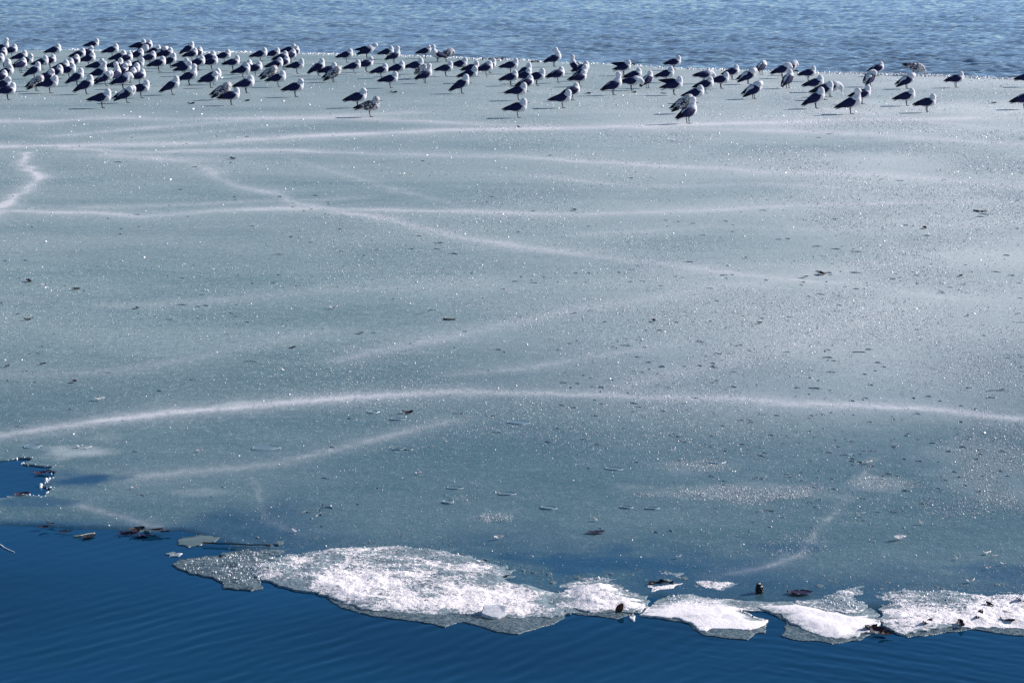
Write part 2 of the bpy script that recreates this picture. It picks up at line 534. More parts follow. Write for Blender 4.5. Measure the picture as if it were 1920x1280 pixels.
vein *= 1 - 0.15 * sstep(-0.02, 0.2, x / y)
_, _, dfront = nearest_on(fr[::3], x, y, False)
band = np.interp(x / y * F_PX + 960, [0, 330, 420, 600, 900, 1100, 1500, 1920], [0.34, 0.34, 0.80, 1.15, 1.25, 1.35, 1.15, 1.25])
wcap = np.interp(x / y * F_PX + 960, [0, 320, 450], [1.0, 1.0, 0.58])
wet = wcap * (1 - sstep(0.0, 1.0, dfront / band + 1.1 * (fbm(x * 2.6, y * 1.8, 61, 5) - 0.5)))
thin = 1.0 * (1 - sstep(11.5, 19.5, y + 3.4 * (fbm(x * 0.5, y * 0.5, 71, 4) - 0.5) - 0.25 * x))
thin = np.clip(thin, 0, 1)


def blob(cx, cy, rx, ry, soft=0.5, amp=1.0, seed=1):
    """soft patch given by its centre and half axes as surveyed"""
    X, Y = ground(cx, cy)
    sc = (cy - HOR)
    ax, ay = rx * CAM_H / sc, ry * Y / sc
    r = np.hypot((x - X) / ax, (y - Y) / ay) + 2.4 * (fbm(x * 9 / (1 + ax * 4), y * 7 / (1 + ay * 2), seed, 4) - 0.5)
    return amp * (1 - sstep(1 - soft, 1 + soft, r))


for b in [(1120, 1052, 150, 28, 0.7, 0.72, 3), (1510, 1027, 75, 7, 0.5, 0.45, 4), (470, 1005, 90, 16, 0.6, 0.6, 5), (1880, 1080, 90, 20, 0.7, 0.6, 8),
          (135, 900, 62, 14, 0.6, 0.85, 6), (60, 940, 70, 8, 0.5, 0.5, 7)]:
    wet = np.maximum(wet, blob(*b))
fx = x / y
frost = 0.46 * sstep(-0.10, 0.24, fx) * sstep(11.3, 17.5, y - 3 * fx) + 0.10 * sstep(20, 36, y)  # paler to the right and far off: sun glare painted into the colour
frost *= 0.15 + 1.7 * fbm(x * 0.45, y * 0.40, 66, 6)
for b in [(150, 849, 48, 8, 0.9, 0.45, 11), (200, 819, 24, 7, 0.9, 0.12, 12), (380, 921, 42, 6, 0.9, 0.14, 13), (930, 968, 40, 8, 0.9, 0.14, 14),
          (1385, 925, 165, 14, 0.8, 0.16, 15), (1640, 907, 44, 12, 0.7, 0.22, 16), (1300, 872, 60, 10, 0.8, 0.12, 17), (1500, 921, 55, 10, 0.8, 0.14, 18),
          (1840, 870, 90, 60, 0.8, 0.15, 19), (440, 757, 22, 5, 0.9, 0.30, 20), (250, 995, 30, 3, 0.5, 0.3, 23)]:
    frost = np.maximum(frost, blob(*b))
z = np.where(isrim, z, z)
z += (WATER_Z - 0.005 - z) * (1 - sstep(0.0, 0.10, dfront))
v = np.stack([x, y, z], 1)
v2, q2, bv = skirt(v, q, WATER_Z - 0.03)
ext = lambda a: np.concatenate([a, a[bv]])
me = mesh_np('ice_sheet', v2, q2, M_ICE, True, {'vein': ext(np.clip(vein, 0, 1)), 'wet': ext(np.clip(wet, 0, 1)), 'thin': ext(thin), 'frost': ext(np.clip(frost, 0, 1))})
o = link('ice_sheet', me)
tag(o, 'wide grey-green sheet of lake ice with pale refrozen cracks', kind='structure')


# ------------------------------------------------------------------ scattered ice relief (nobody could count it)
fr_s = fr[np.argsort(fr[:, 0])]


def on_sheet(X, Y):
    return (Y > np.interp(X, fr_s[:, 0], fr_s[:, 1])) & (Y < np.interp(X, fa[:, 0], fa[:, 1])) & ~inside(hole, X, Y)


def scatter(n, dens, y0=90, y1=1110, power=1.0):
    """positions on the sheet, thinned by a density function of the place"""
    out = []
    tot = 0
    while tot < n:
        m = n * 2
        px = rng.uniform(-250, 2170, m); py = y0 + (y1 - y0) * rng.uniform(0, 1, m) ** power
        X, Y = ground(px, py)
        k = rng.uniform(0, 1, m) < dens(px, py, X, Y)
        X, Y = X[k], Y[k]
        k = on_sheet(X, Y)
        out.append(np.stack([X[k], Y[k]], 1)); tot += k.sum()
    return np.concatenate(out)[:n]


def near_far_edge(py): return py


SPOTS = [(1300, 872, 65, 13, 1.6), (1385, 926, 170, 15, 2.2), (1500, 921, 60, 13, 1.6), (1640, 907, 48, 14, 3.5), (1715, 905, 40, 12, 1.2), (930, 970, 38, 8, 1.6),
         (890, 905, 20, 5, 1.0), (1500, 1020, 60, 25, 0.5), (1860, 850, 110, 80, 0.9), (1820, 950, 90, 30, 0.8), (870, 935, 30, 6, 0.7)]


def dens_sparkle(px, py, X, Y):
    right = sstep(100, 1900, px)
    d = 0.05 + 0.30 * right ** 1.5  # denser to the right: extra crystals imitate the sun's glint there
    d = d * (0.10 + 1.7 * sstep(0.34, 0.70, fbm(X * 0.8, Y * 0.5, 81, 5)))
    d = d * (1 - 0.80 * sstep(740, 900, py)) * np.where(py > 980, 0.45, 1.0)
    wob_ = 1.6 * (fbm(X * 6, Y * 3, 83, 4) - 0.5)
    for cx, cy, rx, ry, a in SPOTS:
        r = np.hypot((px - cx) / rx, (py - cy) / ry) + wob_
        d = d + 0.50 * a * (1 - sstep(0.5, 1.25, r))
    return np.clip(d, 0, 1)


P = scatter(210000, dens_sparkle)
P = np.concatenate([P, scatter(130000, lambda px, py, X, Y: np.clip(dens_sparkle(px, py, X, Y) * 0.6 + 0.14 * (1 - 0.9 * sstep(740, 930, py)), 0, 1))])
n = len(P)
D = P[:, 1]
fine = np.where(np.arange(n) < 210000, 1.0, 0.62)
sz = np.clip(np.exp(rng.normal(-0.15, 0.42, n)) * fine * 0.00016 * np.clip(D, 9, 34), 0.0006, 0.012)
ang = rng.uniform(0, 6.283, n)
vv = np.zeros((n, 4, 3))
for k in range(3):
    a = ang + k * 2.0944 + rng.normal(0, 0.3, n)
    vv[:, k, 0] = P[:, 0] + np.cos(a) * sz; vv[:, k, 1] = P[:, 1] + np.sin(a) * sz; vv[:, k, 2] = 0.001
vv[:, 3, 0] = P[:, 0] + rng.normal(0, 0.5, n) * sz; vv[:, 3, 1] = P[:, 1] + rng.normal(0, 0.5, n) * sz
vv[:, 3, 2] = 0.002 + sz * rng.uniform(0.7, 1.7, n)
b = (np.arange(n) * 4)[:, None, None]
ff = (b + np.array([[0, 1, 3], [1, 2, 3], [2, 0, 3]])[None]).reshape(-1, 3)
o = link('frost_crystals', mesh_np('frost_crystals', vv.reshape(-1, 3), ff, M_FROST, False))
tag(o, 'glittering loose frost crystals strewn over the ice', 'frost', kind='stuff')


def bumps(name, P, w, dp, hh, mat, label, seg=9):
    """low crescent lips of refrozen slush"""
    n = len(P)
    th = np.linspace(0, math.pi, seg)
    vv = np.zeros((n, seg, 3, 3))
    bend = rng.uniform(-0.2, 1.0, n)[:, None]
    tilt = rng.normal(0, 0.15, n)[:, None]
    s = -np.cos(th)[None, :]
    cx = s * w[:, None]
    cy = -bend * (s ** 2) * dp[:, None] * 1.4 + tilt * cx + rng.normal(0, 0.12, (n, seg)) * dp[:, None]
    prof = np.sin(th)[None, :] * (0.75 + 0.5 * rng.uniform(0, 1, (n, seg)))
    wid = dp[:, None] * (0.2 + 0.8 * prof)
    for j, (oy, oz) in enumerate(((-0.30, 0.0), (0.0, 1.0), (1.0, 0.0))):
        vv[:, :, j, 0] = P[:, 0][:, None] + cx
        vv[:, :, j, 1] = P[:, 1][:, None] + cy + oy * wid
        vv[:, :, j, 2] = 0.001 + oz * hh[:, None] * prof - (0.006 if oz == 0 else 0)
    base = (np.arange(n) * seg * 3)[:, None, None]
    fl = []
    for i in range(seg - 1):
        for j in range(2):
            fl.append([i * 3 + j, (i + 1) * 3 + j, (i + 1) * 3 + j + 1, i * 3 + j + 1])
    ff = (base + np.array(fl)[None]).reshape(-1, 4)
    o = link(name, mesh_np(name, vv.reshape(-1, 3), ff, mat, True))
    tag(o, label, 'ice ridge', kind='stuff')


def dens_bump(px, py, X, Y):
    d = 0.10 + 0.9 * sstep(250, 640, py) * (0.45 + 0.55 * sstep(200, 1500, px))
    return np.clip(d * (0.06 + 1.6 * sstep(0.42, 0.72, fbm(X * 0.9, Y * 0.5, 91, 3))) * np.where(py > 960, 0.5, 1), 0, 1)


P = scatter(650, dens_bump, 240, 1000)
n = len(P)
size = np.clip(np.exp(rng.normal(0, 0.5, n)), 0.3, 3)
bumps('ice_ridges', P, 0.015 * size * (P[:, 1] / 15) ** 0.5, 0.020 * size ** 0.5, 0.0050 * size ** 0.3 * (P[:, 1] / 15) ** 0.7, M_BUMP,
      'tiny raised crescent lips of refrozen slush dotting the ice')


BIG = [(1532, 462, 26), (1565, 467, 30), (1604, 472, 30), (1460, 449, 18), (1478, 448, 14), (1610, 660, 36), (1345, 663, 24), (1552, 670, 24), (1870, 732, 60), (1475, 660, 20), (340, 572, 34), (380, 553, 22),
       (470, 678, 40), (365, 712, 28), (300, 733, 16), (200, 699, 40), (545, 653, 18), (920, 779, 24), (1190, 772, 24), (800, 838, 22), (250, 846, 24), (1390, 788, 20), (1350, 798, 24), (1270, 825, 22), (1430, 840, 22),
       (1550, 848, 26), (1615, 866, 20), (1700, 920, 26), (1420, 896, 30), (1335, 893, 18), (1190, 866, 22), (930, 810, 24), (745, 842, 24), (620, 838, 20), (660, 785, 26), (860, 775, 30), (1240, 770, 20)]
P = np.stack(ground([b_[0] for b_ in BIG], [b_[1] for b_ in BIG]), 1)
hw_ = np.array([b_[2] * CAM_H / (b_[1] - HOR) * 0.38 for b_ in BIG])
bumps('ice_ridges', P, hw_, 0.022 + 0 * hw_, 0.0060 * (P[:, 1] / 15) ** 0.7, M_BUMP, 'longer raised lips of refrozen slush on the ice')


def chunk_mesh(name, P, sx, sy, sz, mat, jag=0.35):
    """little angular lumps of ice, joined"""
    n = len(P)
    ring = 6
    vv = np.zeros((n, ring * 2 + 1, 3))
    ph = rng.uniform(0, 6.28, n)
    for k in range(ring):
        a = ph + k * 2 * math.pi / ring
        r1 = 1 + rng.uniform(-jag, jag, n); r2 = 0.72 * (1 + rng.uniform(-jag, jag, n))
        vv[:, k] = np.stack([P[:, 0] + np.cos(a) * sx * r1, P[:, 1] + np.sin(a) * sy * r1, P[:, 2] - 0.004 + 0 * a], 1)
        vv[:, ring + k] = np.stack([P[:, 0] + np.cos(a) * sx * r2, P[:, 1] + np.sin(a) * sy * r2, P[:, 2] + sz * rng.uniform(0.5, 1.0, n)], 1)
    vv[:, -1] = np.stack([P[:, 0], P[:, 1], P[:, 2] + sz * rng.uniform(0.8, 1.25, n)], 1)
    f = []
    for k in range(ring):
        k2 = (k + 1) % ring
        f += [[k, k2, ring + k2], [k, ring + k2, ring + k], [ring + k, ring + k2, 2 * ring]]
    ff = ((np.arange(n) * (2 * ring + 1))[:, None, None] + np.array(f)[None]).reshape(-1, 3)
    return mesh_np(name, vv.reshape(-1, 3), ff, mat, False)


# rubble along the far rim of the sheet
k = rng.uniform(0, len(fa) - 1.001, 4200)
i0 = k.astype(int); fr_ = (k - i0)[:, None]
P = fa[i0] * (1 - fr_) + fa[i0 + 1] * fr_
dens = fbm(P[:, 0] * 0.9, P[:, 0] * 0, 95, 3)
P = P[rng.uniform(0, 1, len(P)) < sstep(0.36, 0.55, dens) + 0.10]
P[:, 1] += rng.normal(0.0, 0.20, len(P))
P = np.concatenate([P, np.zeros((len(P), 1))], 1)
s = np.clip(np.exp(rng.normal(0, 0.5, len(P))), 0.3, 2.5)
o = link('ice_rubble', chunk_mesh('ice_rubble', P, 0.015 * s, 0.030 * s, 0.012 * s, M_FROST))
tag(o, 'bright crumbled ice along the far rim by the open water', 'ice rubble', kind='stuff')
# white crumbs lying about on the sheet
def dens_crumb(px, py, X, Y):
    return np.clip((0.9 * (1 - sstep(140, 420, py)) + 0.20) * (0.3 + fbm(X * 0.6, Y * 0.6, 97, 3)), 0, 1)
P = scatter(900, dens_crumb, 110, 1060)
P = np.concatenate([P, np.zeros((len(P), 1))], 1)
s = np.clip(np.exp(rng.normal(0, 0.45, len(P))), 0.3, 2.2) * (P[:, 1] / 30) ** 1.15 * 0.60
o = link('ice_crumbs', chunk_mesh('ice_crumbs', P, 0.012 * s, 0.03 * s, 0.010 * s, M_CRYSTAL))
tag(o, 'small white ice crumbs and droppings strewn on the sheet', 'ice crumbs', kind='stuff')
# crystals lining the hole and the bay rim
k = rng.integers(0, len(hole), 90)
P = np.concatenate([hole[k] + rng.normal(0, 0.008, (90, 2)), np.full((90, 1), -0.002)], 1)
s = np.exp(rng.normal(0, 0.5, 90))
o = link('ice_crumbs', chunk_mesh('hole_crumbs', P, 0.004 * s, 0.006 * s, 0.0045 * s, M_CRYSTAL))
tag(o, 'bright crystals along the broken rim of the ice hole', 'ice crumbs', kind='stuff')


# ------------------------------------------------------------------ floes
def slab(outline_px, res, edge, top, rough_amp, seed, mat, crust=None, zbase=WATER_Z, teeth=0.024, dome=0.10, tilt=(0, 0)):
    pl = rough_line(rough_line(px_poly(outline_px, zbase + edge), 0.08, teeth * 1.8, seed + 60), 0.013, teeth, seed)
    lo, hi = pl.min(0) - res * 2, pl.max(0) + res * 2
    gx, gy = np.meshgrid(np.arange(lo[0], hi[0], res), np.arange(lo[1], hi[1], res * 1.25))
    x, y, q, rim = masked_grid(gx, gy, pl)
    _, by, d = nearest_on(pl, x, y)
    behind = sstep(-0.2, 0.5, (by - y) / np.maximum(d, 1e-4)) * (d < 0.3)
    edge_ = edge * (1 - 0.7 * behind)
    k = sstep(0, dome, d)
    z = zbase + edge_ + (top - edge_) * k
    z += rough_amp * k ** 0.5 * ((fbm(x * 14, y * 14, seed + 1, 4) - 0.5) * 2.0 + 1.6 * (fbm(x * 5, y * 5, seed + 3, 2) - 0.5) + 0.8 * (fbm(x * 70, y * 70, seed + 2, 2) - 0.5))
    c0 = pl.mean(0)
    z += tilt[0] * (x - c0[0]) + tilt[1] * (y - c0[1])
    z = np.maximum(z, zbase + edge_ * 0.5)
    v, q, bv = skirt(np.stack([x, y, z], 1), q, zbase - 0.02)
    cr = crust(x, y, d) if crust else np.full(len(x), 0.6)
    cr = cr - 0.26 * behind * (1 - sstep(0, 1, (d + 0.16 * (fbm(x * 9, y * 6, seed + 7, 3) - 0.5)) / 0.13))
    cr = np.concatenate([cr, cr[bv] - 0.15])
    return mesh_np('slab', v, q, mat, True, {'crust': cr})


def floe(label, crust_px, ledge_px=None, top=0.020, edge=0.008, rough_amp=0.010, seed=1, crust=None, res=0.009, mat=None, **kw):
    pts = np.array(crust_px, float)
    c = pts.mean(0)
    gx0, gy0 = ground(c[0], c[1])
    e = bpy.data.objects.new('ice_floe', None); COL.objects.link(e)
    e.location = (gx0, gy0, WATER_Z)
    e.empty_display_size = 0.1
    tag(e, label, 'ice floe', 'broken floes along the near ice edge')
    o = link('snow_crust', slab(crust_px, res, edge, top, rough_amp, seed, mat or M_SNOW, crust, **kw), e)
    o.matrix_parent_inverse = Matrix.Translation(e.location).inverted()
    if ledge_px:
        lm = np.mean([b_ for _, b_ in ledge_px])
        ledge_px = [(a_, b_ + (2 if b_ > lm else 0)) for a_, b_ in ledge_px]
        o = link('wet_ledge', slab(ledge_px, 0.012, 0.003, 0.007, 0.004, seed + 30, M_WET, None, teeth=0.013), e)
        o.matrix_parent_inverse = Matrix.Translation(e.location).inverted()
    return e


def cr_main(x, y, d):
    back = sstep(9.95, 10.75, y)
    return 0.60 - 0.12 * back - 0.20 * (1 - sstep(0, 0.07, d)) + 0.46 * (fbm(x * 5, y * 3, 7, 4) - 0.5)


floe('large white snow-crusted floe, biggest of the row along the ice edge',
     [(465, 1066), (480, 1050), (530, 1036), (600, 1026), (680, 1022), (760, 1022), (830, 1028), (890, 1040), (945, 1054), (968, 1068), (955, 1082), (985, 1092), (1020, 1100), (1052, 1112), (1040, 1126),
      (1070, 1146), (1030, 1154), (970, 1157), (900, 1153), (850, 1151), (780, 1149), (690, 1143), (645, 1132), (622, 1118), (600, 1107), (560, 1104), (520, 1097), (480, 1084)],
     [(610, 1118), (640, 1140), (700, 1152), (760, 1158), (810, 1166), (835, 1174), (862, 1163), (890, 1170), (930, 1182), (965, 1186), (1000, 1176), (1040, 1168), (1062, 1156), (1050, 1120), (900, 1095), (700, 1090)],
     top=0.022, rough_amp=0.010, seed=101, crust=cr_main)
floe('grey waterlogged floe with twigs, at the left end of the floe row',
     [(326, 1060), (345, 1047), (400, 1041), (440, 1031), (500, 1024), (560, 1024), (520, 1050), (490, 1070), (500, 1098), (470, 1104), (430, 1098), (400, 1082), (360, 1073)],
     None, top=0.012, edge=0.006, rough_amp=0.008, seed=111, crust=lambda x, y, d: 0.30 + 0.5 * (fbm(x * 9, y * 6, 8, 3) - 0.5), mat=M_WET)
floe('thin smooth olive plate of ice beside the long straight twig',
     [(325, 1015), (345, 1008), (400, 1000), (414, 1007), (385, 1019), (345, 1025)], None, top=0.006, edge=0.004, rough_amp=0.001, seed=121,
     crust=lambda x, y, d: np.full(len(x), 0.15), mat=M_OLIVE)
floe('lumpy white floe with a curled brown leaf at its right end',
     [(1060, 1100), (1090, 1089), (1102, 1098), (1125, 1091), (1155, 1096), (1162, 1108), (1192, 1117), (1216, 1131), (1205, 1142), (1180, 1150), (1150, 1144), (1110, 1147), (1075, 1140), (1062, 1122)],
     [(1062, 1130), (1085, 1150), (1120, 1152), (1150, 1158), (1180, 1150), (1170, 1125), (1090, 1115)], top=0.028, rough_amp=0.011, seed=131, crust=lambda x, y, d: 0.68 - 0.2 * (1 - sstep(0, 0.05, d)) + 0.3 * (fbm(x * 6, y * 4, 9, 3) - 0.5))
floe('flat wedge-shaped white floe with grey back, below the black seed cone',
     [(1207, 1150), (1248, 1119), (1270, 1108), (1310, 1110), (1345, 1118), (1370, 1116), (1385, 1128), (1402, 1148), (1432, 1160), (1424, 1172), (1400, 1181), (1360, 1177), (1322, 1181), (1302, 1169), (1286, 1157), (1240, 1154)],
     [(1212, 1150), (1250, 1162), (1290, 1166), (1310, 1188), (1360, 1193), (1400, 1196), (1416, 1184), (1434, 1184), (1436, 1164), (1330, 1130)], top=0.014, rough_amp=0.004, seed=141, mat=M_SMOOTH,
     crust=lambda x, y, d: 0.72 - 0.24 * sstep(9.8, 10.1, y) - 0.1 * (1 - sstep(0, 0.03, d)))
floe('smooth white floe sloping to the water, left of the dark reddish leaves',
     [(1388, 1126), (1430, 1131), (1470, 1131), (1490, 1124), (1540, 1134), (1596, 1149), (1640, 1149), (1652, 1164), (1640, 1178), (1600, 1189), (1560, 1194), (1530, 1189), (1500, 1174), (1460, 1150)],
     [(1440, 1140), (1470, 1166), (1464, 1190), (1490, 1196), (1530, 1198), (1560, 1203), (1610, 1196), (1650, 1180), (1600, 1150), (1500, 1140)], top=0.017, rough_amp=0.005, seed=151, mat=M_SMOOTH,
     crust=lambda x, y, d: 0.72 - 0.25 * (1 - sstep(0, 0.08, d)) + 0.25 * (fbm(x * 5, y * 3, 19, 3) - 0.5))
floe('glittering grey triangular floe left of the narrow water slot',
     [(1530, 1113), (1575, 1104), (1622, 1092), (1620, 1120), (1612, 1146), (1590, 1148), (1540, 1132)], None, top=0.014, edge=0.008, rough_amp=0.008, seed=161,
     crust=lambda x, y, d: 0.40 + 0.4 * (fbm(x * 9, y * 6, 18, 3) - 0.5))


def cr_right(x, y, d):
    k = fbm(x * 5.5, y * 3.0, 28, 3)
    return 0.40 + 0.20 * (1 - sstep(9.80, 10.02, y)) + 0.28 * sstep(0.52, 0.66, k) - 0.15 * (1 - sstep(0, 0.03, d))


floe('long grey and white floe running off the right edge, littered with dead leaves',
     [(1640, 1104), (1700, 1100), (1800, 1102), (1880, 1108), (1960, 1115), (2060, 1120), (2300, 1128), (2290, 1188), (2040, 1181), (1940, 1180), (1850, 1172), (1780, 1170), (1720, 1180), (1690, 1186), (1664, 1172), (1652, 1150)],
     [(1690, 1170), (1700, 1192), (1760, 1185), (1830, 1178), (1900, 1188), (1960, 1190), (2050, 1190), (2040, 1160), (1800, 1150)], top=0.016, rough_amp=0.010, seed=171, crust=cr_right)
floe('low grey slush joining the big white floe and the lumpy floe',
     [(1010, 1092), (1060, 1086), (1130, 1084), (1180, 1092), (1215, 1112), (1222, 1132), (1205, 1148), (1150, 1152), (1080, 1150), (1030, 1130), (1000, 1108)], None, top=0.008, edge=0.004,
     rough_amp=0.006, seed=241, crust=lambda x, y, d: 0.36 + 0.45 * (fbm(x * 8, y * 6, 38, 3) - 0.5))
floe('low grey slush bridging the wedge-shaped floe and the smooth sloping floe',
     [(1350, 1116), (1400, 1120), (1450, 1124), (1500, 1116), (1560, 1120), (1630, 1140), (1655, 1152), (1640, 1162), (1560, 1150), (1470, 1146), (1400, 1146), (1360, 1134)], None, top=0.008, edge=0.004,
     rough_amp=0.006, seed=251, crust=lambda x, y, d: 0.37 + 0.45 * (fbm(x * 8, y * 6, 48, 3) - 0.5))
floe('small grainy white floe between the brown leaf cluster and the seed cone',
     [(1305, 1086), (1330, 1083), (1376, 1086), (1380, 1096), (1350, 1107), (1322, 1101)], None, top=0.020, seed=181, crust=lambda x, y, d: 0.62 - 0.2 * (1 - sstep(0, 0.03, d)), res=0.007)
floe('small white floe carrying a cluster of torn brown leaves',
     [(1212, 1094), (1240, 1087), (1280, 1092), (1266, 1100), (1226, 1107)], None, top=0.018, seed=191, crust=lambda x, y, d: np.full(len(x), 0.60), res=0.007)
floe('tiny grey floe just behind the brown leaf cluster',
     [(1236, 1069), (1262, 1065), (1282, 1072), (1260, 1080), (1240, 1078)], None, top=0.014, seed=201, crust=lambda x, y, d: np.full(len(x), 0.42), res=0.007)
floe('small speckled grey floe behind the lumpy white one',
     [(1080, 1082), (1120, 1077), (1150, 1080), (1170, 1086), (1130, 1091), (1092, 1089)], None, top=0.010, edge=0.006, seed=211, crust=lambda x, y, d: np.full(len(x), 0.36), res=0.007)
floe('small lump of slush floating at the tip of the narrow gap',
     [(1188, 1155), (1198, 1151), (1206, 1156), (1200, 1163), (1190, 1163)], None, top=0.016, edge=0.006, seed=221, crust=lambda x, y, d: np.full(len(x), 0.62), res=0.006)
floe('little sparkling raft of ice left of the grey twiggy floe',
     [(312, 1036), (325, 1033), (345, 1036), (340, 1041), (318, 1041)], None, top=0.008, edge=0.004, seed=231, crust=lambda x, y, d: np.full(len(x), 0.38), res=0.006)

# loose bright grains on the grey floes and along the floe rims
pts = []
for cx, cy, rx, ry, n_ in [(430, 1068, 95, 30, 260), (1580, 1122, 45, 22, 260), (1780, 1125, 150, 24, 800), (1300, 1125, 60, 14, 160), (1140, 1083, 40, 6, 60), (720, 1060, 230, 36, 500), (470, 1060, 60, 30, 200)]:
    a = rng.uniform(0, 6.283, n_); r_ = np.sqrt(rng.uniform(0, 1, n_))
    X, Y = ground(cx + np.cos(a) * r_ * rx, cy + np.sin(a) * r_ * ry, 0.0)
    pts.append(np.stack([X, Y, np.full(n_, 0.0)], 1))
P = np.concatenate(pts)
dg = bpy.context.evaluated_depsgraph_get()
keep = []
for X, Y, _ in P:
    hit, loc, nrm, idx, ob, _m = scene.ray_cast(dg, Vector((X, Y, 0.6)), Vector((0, 0, -1)))
    if hit and ob.name.startswith(('snow_crust', 'wet_ledge')): keep.append((X, Y, loc.z))
P = np.array(keep)
s_ = 1.15 * np.exp(rng.normal(0, 0.4, len(P)))
o = link('ice_crumbs', chunk_mesh('floe_grains', P, 0.0022 * s_, 0.0022 * s_, 0.0030 * s_, M_CRYSTAL))
tag(o, 'bright grains glinting on the grey floes', 'ice crumbs', kind='stuff')

n_ = 900
px = rng.uniform(420, 2000, n_); mid_ = np.interp(px, [420, 560, 760, 1000, 1200, 1500, 1920], [1040, 1020, 1020, 1075, 1085, 1100, 1100])
py = mid_ + rng.normal(0, 9, n_)
k_ = fbm(px / 40, py / 12, 77, 3) > 0.47
X, Y = ground(px[k_], py[k_], 0.0)
P = np.stack([X, Y, np.full(len(X), WATER_Z + 0.004)], 1)
s_ = np.exp(rng.normal(0, 0.5, len(P)))
o = link('slush', chunk_mesh('slush', P, 0.007 * s_, 0.014 * s_, 0.0022 * s_, M_WET))
tag(o, 'grey slush crumbs floating behind the floe row', 'slush', kind='stuff')

# clear tilted block on the front rim of the big floe
bm = bmesh.new()
pts = [(-0.062, -0.030), (-0.020, -0.078), (0.020, -0.082), (0.058, -0.040), (0.074, 0.03), (0.03, 0.07), (-0.04, 0.06)]
lo = [bm.verts.new((a * 0.96, b_ * 0.96, -0.012)) for a, b_ in pts]
hi = [bm.verts.new((a, b_, 0.020 + 0.028 * (b_ + 0.08) / 0.15 + 0.006 * math.sin(i * 2.1))) for i, (a, b_) in enumerate(pts)]
bm.faces.new(lo[::-1]); bm.faces.new(hi)
for i in range(7): bm.faces.new((lo[i], lo[(i + 1) % 7], hi[(i + 1) % 7], hi[i]))
bmesh.ops.bevel(bm, geom=bm.edges[:], offset=0.005, segments=2, affect='EDGES')
me = bpy.data.meshes.new('ice_block'); bm.to_mesh(me); bm.free(); me.materials.append(M_CLEAR)
o = link('ice_block', me)
X, Y = ground(924, 1152); o.location = (X, Y, WATER_Z + 0.004); o.rotation_euler = (R(3), 0, R(8)); o.scale = (0.9, 0.8, 0.75)
tag(o, 'glassy tilted ice block jutting from the front of the big floe', 'ice block')


# ------------------------------------------------------------------ leaves, twigs, feathers, cone
def leaf_mesh(name, L, W, curl, lobes, seed, mat):
    r = random.Random(seed)
    n, k = 12, 4
    bm = bmesh.new()
    rows = []
    for i in range(n + 1):
        s = i / n
        w = W * 0.5 * (math.sin(math.pi * min(1, s * 0.96 + 0.03)) ** 0.7)
        if lobes: w *= 0.62 + 0.38 * abs(math.sin(s * math.pi * lobes)) + r.uniform(-0.08, 0.08)
        row = []
        for j in range(-k // 2, k // 2 + 1):
            tt = j / (k / 2)
            zz = curl * L * ((s - 0.5) ** 2 * 1.2 + 0.35 * tt * tt * (0.6 + 0.4 * math.sin(5 * s + seed))) + 0.02 * L * r.uniform(-1, 1)
            row.append(bm.verts.new((L * (s - 0.5), w * tt, zz + 0.004)))
        rows.append(row)
    for i in range(n):
        for j in range(k): bm.faces.new((rows[i][j], rows[i + 1][j], rows[i + 1][j + 1], rows[i][j + 1]))
    bmesh.ops.solidify(bm, geom=bm.faces[:], thickness=0.0016)
    me = bpy.data.meshes.new(name); bm.to_mesh(me); bm.free()
    for p in me.polygons: p.use_smooth = True
    me.materials.append(mat)
    return me


def tube_mesh(name, pts, r0, r1, mat, seg=6):
    bm = bmesh.new()
    rings = []
    pts = [Vector(p) for p in pts]
    for i, p in enumerate(pts):
        d = (pts[min(i + 1, len(pts) - 1)] - pts[max(i - 1, 0)]).normalized()
        a = d.orthogonal().normalized(); b_ = d.cross(a)
        r = r0 + (r1 - r0) * i / (len(pts) - 1)
        rings.append([bm.verts.new(p + (a * math.cos(2 * math.pi * k / seg) + b_ * math.sin(2 * math.pi * k / seg)) * r) for k in range(seg)])
    for i in range(len(rings) - 1):
        for k in range(seg):
            bm.faces.new((rings[i][k], rings[i][(k + 1) % seg], rings[i + 1][(k + 1) % seg], rings[i + 1][k]))
    bm.faces.new(rings[0][::-1]); bm.faces.new(rings[-1])
    me = bpy.data.meshes.new(name); bm.to_mesh(me); bm.free()
    for p in me.polygons: p.use_smooth = True
    me.materials.append(mat)
    return me


def put(name, me, px, py, z, label, cat, group=None, rz=0.0, rx=0.0, ry=0.0, scale=1.0):
    o = link(name, me)
    X, Y = ground(px, py, z)
    o.location = (X, Y, z); o.rotation_euler = (rx, ry, rz)
    o.scale = (scale,) * 3
    return tag(o, label, cat, group)


W0 = WATER_Z + 0.002


def ORDL(i):
    w = ['leftmost', 'second', 'third', 'fourth', 'fifth', 'sixth', 'seventh', 'eighth', 'ninth', 'tenth', 'eleventh', 'twelfth', 'thirteenth', 'fourteenth', 'fifteenth', 'sixteenth', 'seventeenth', 'eighteenth',
         'nineteenth', 'twentieth']
    return w[i] if i < len(w) else '%d%s' % (i + 1, {1: 'st', 2: 'nd', 3: 'rd'}.get((i + 1) % 10, 'th'))


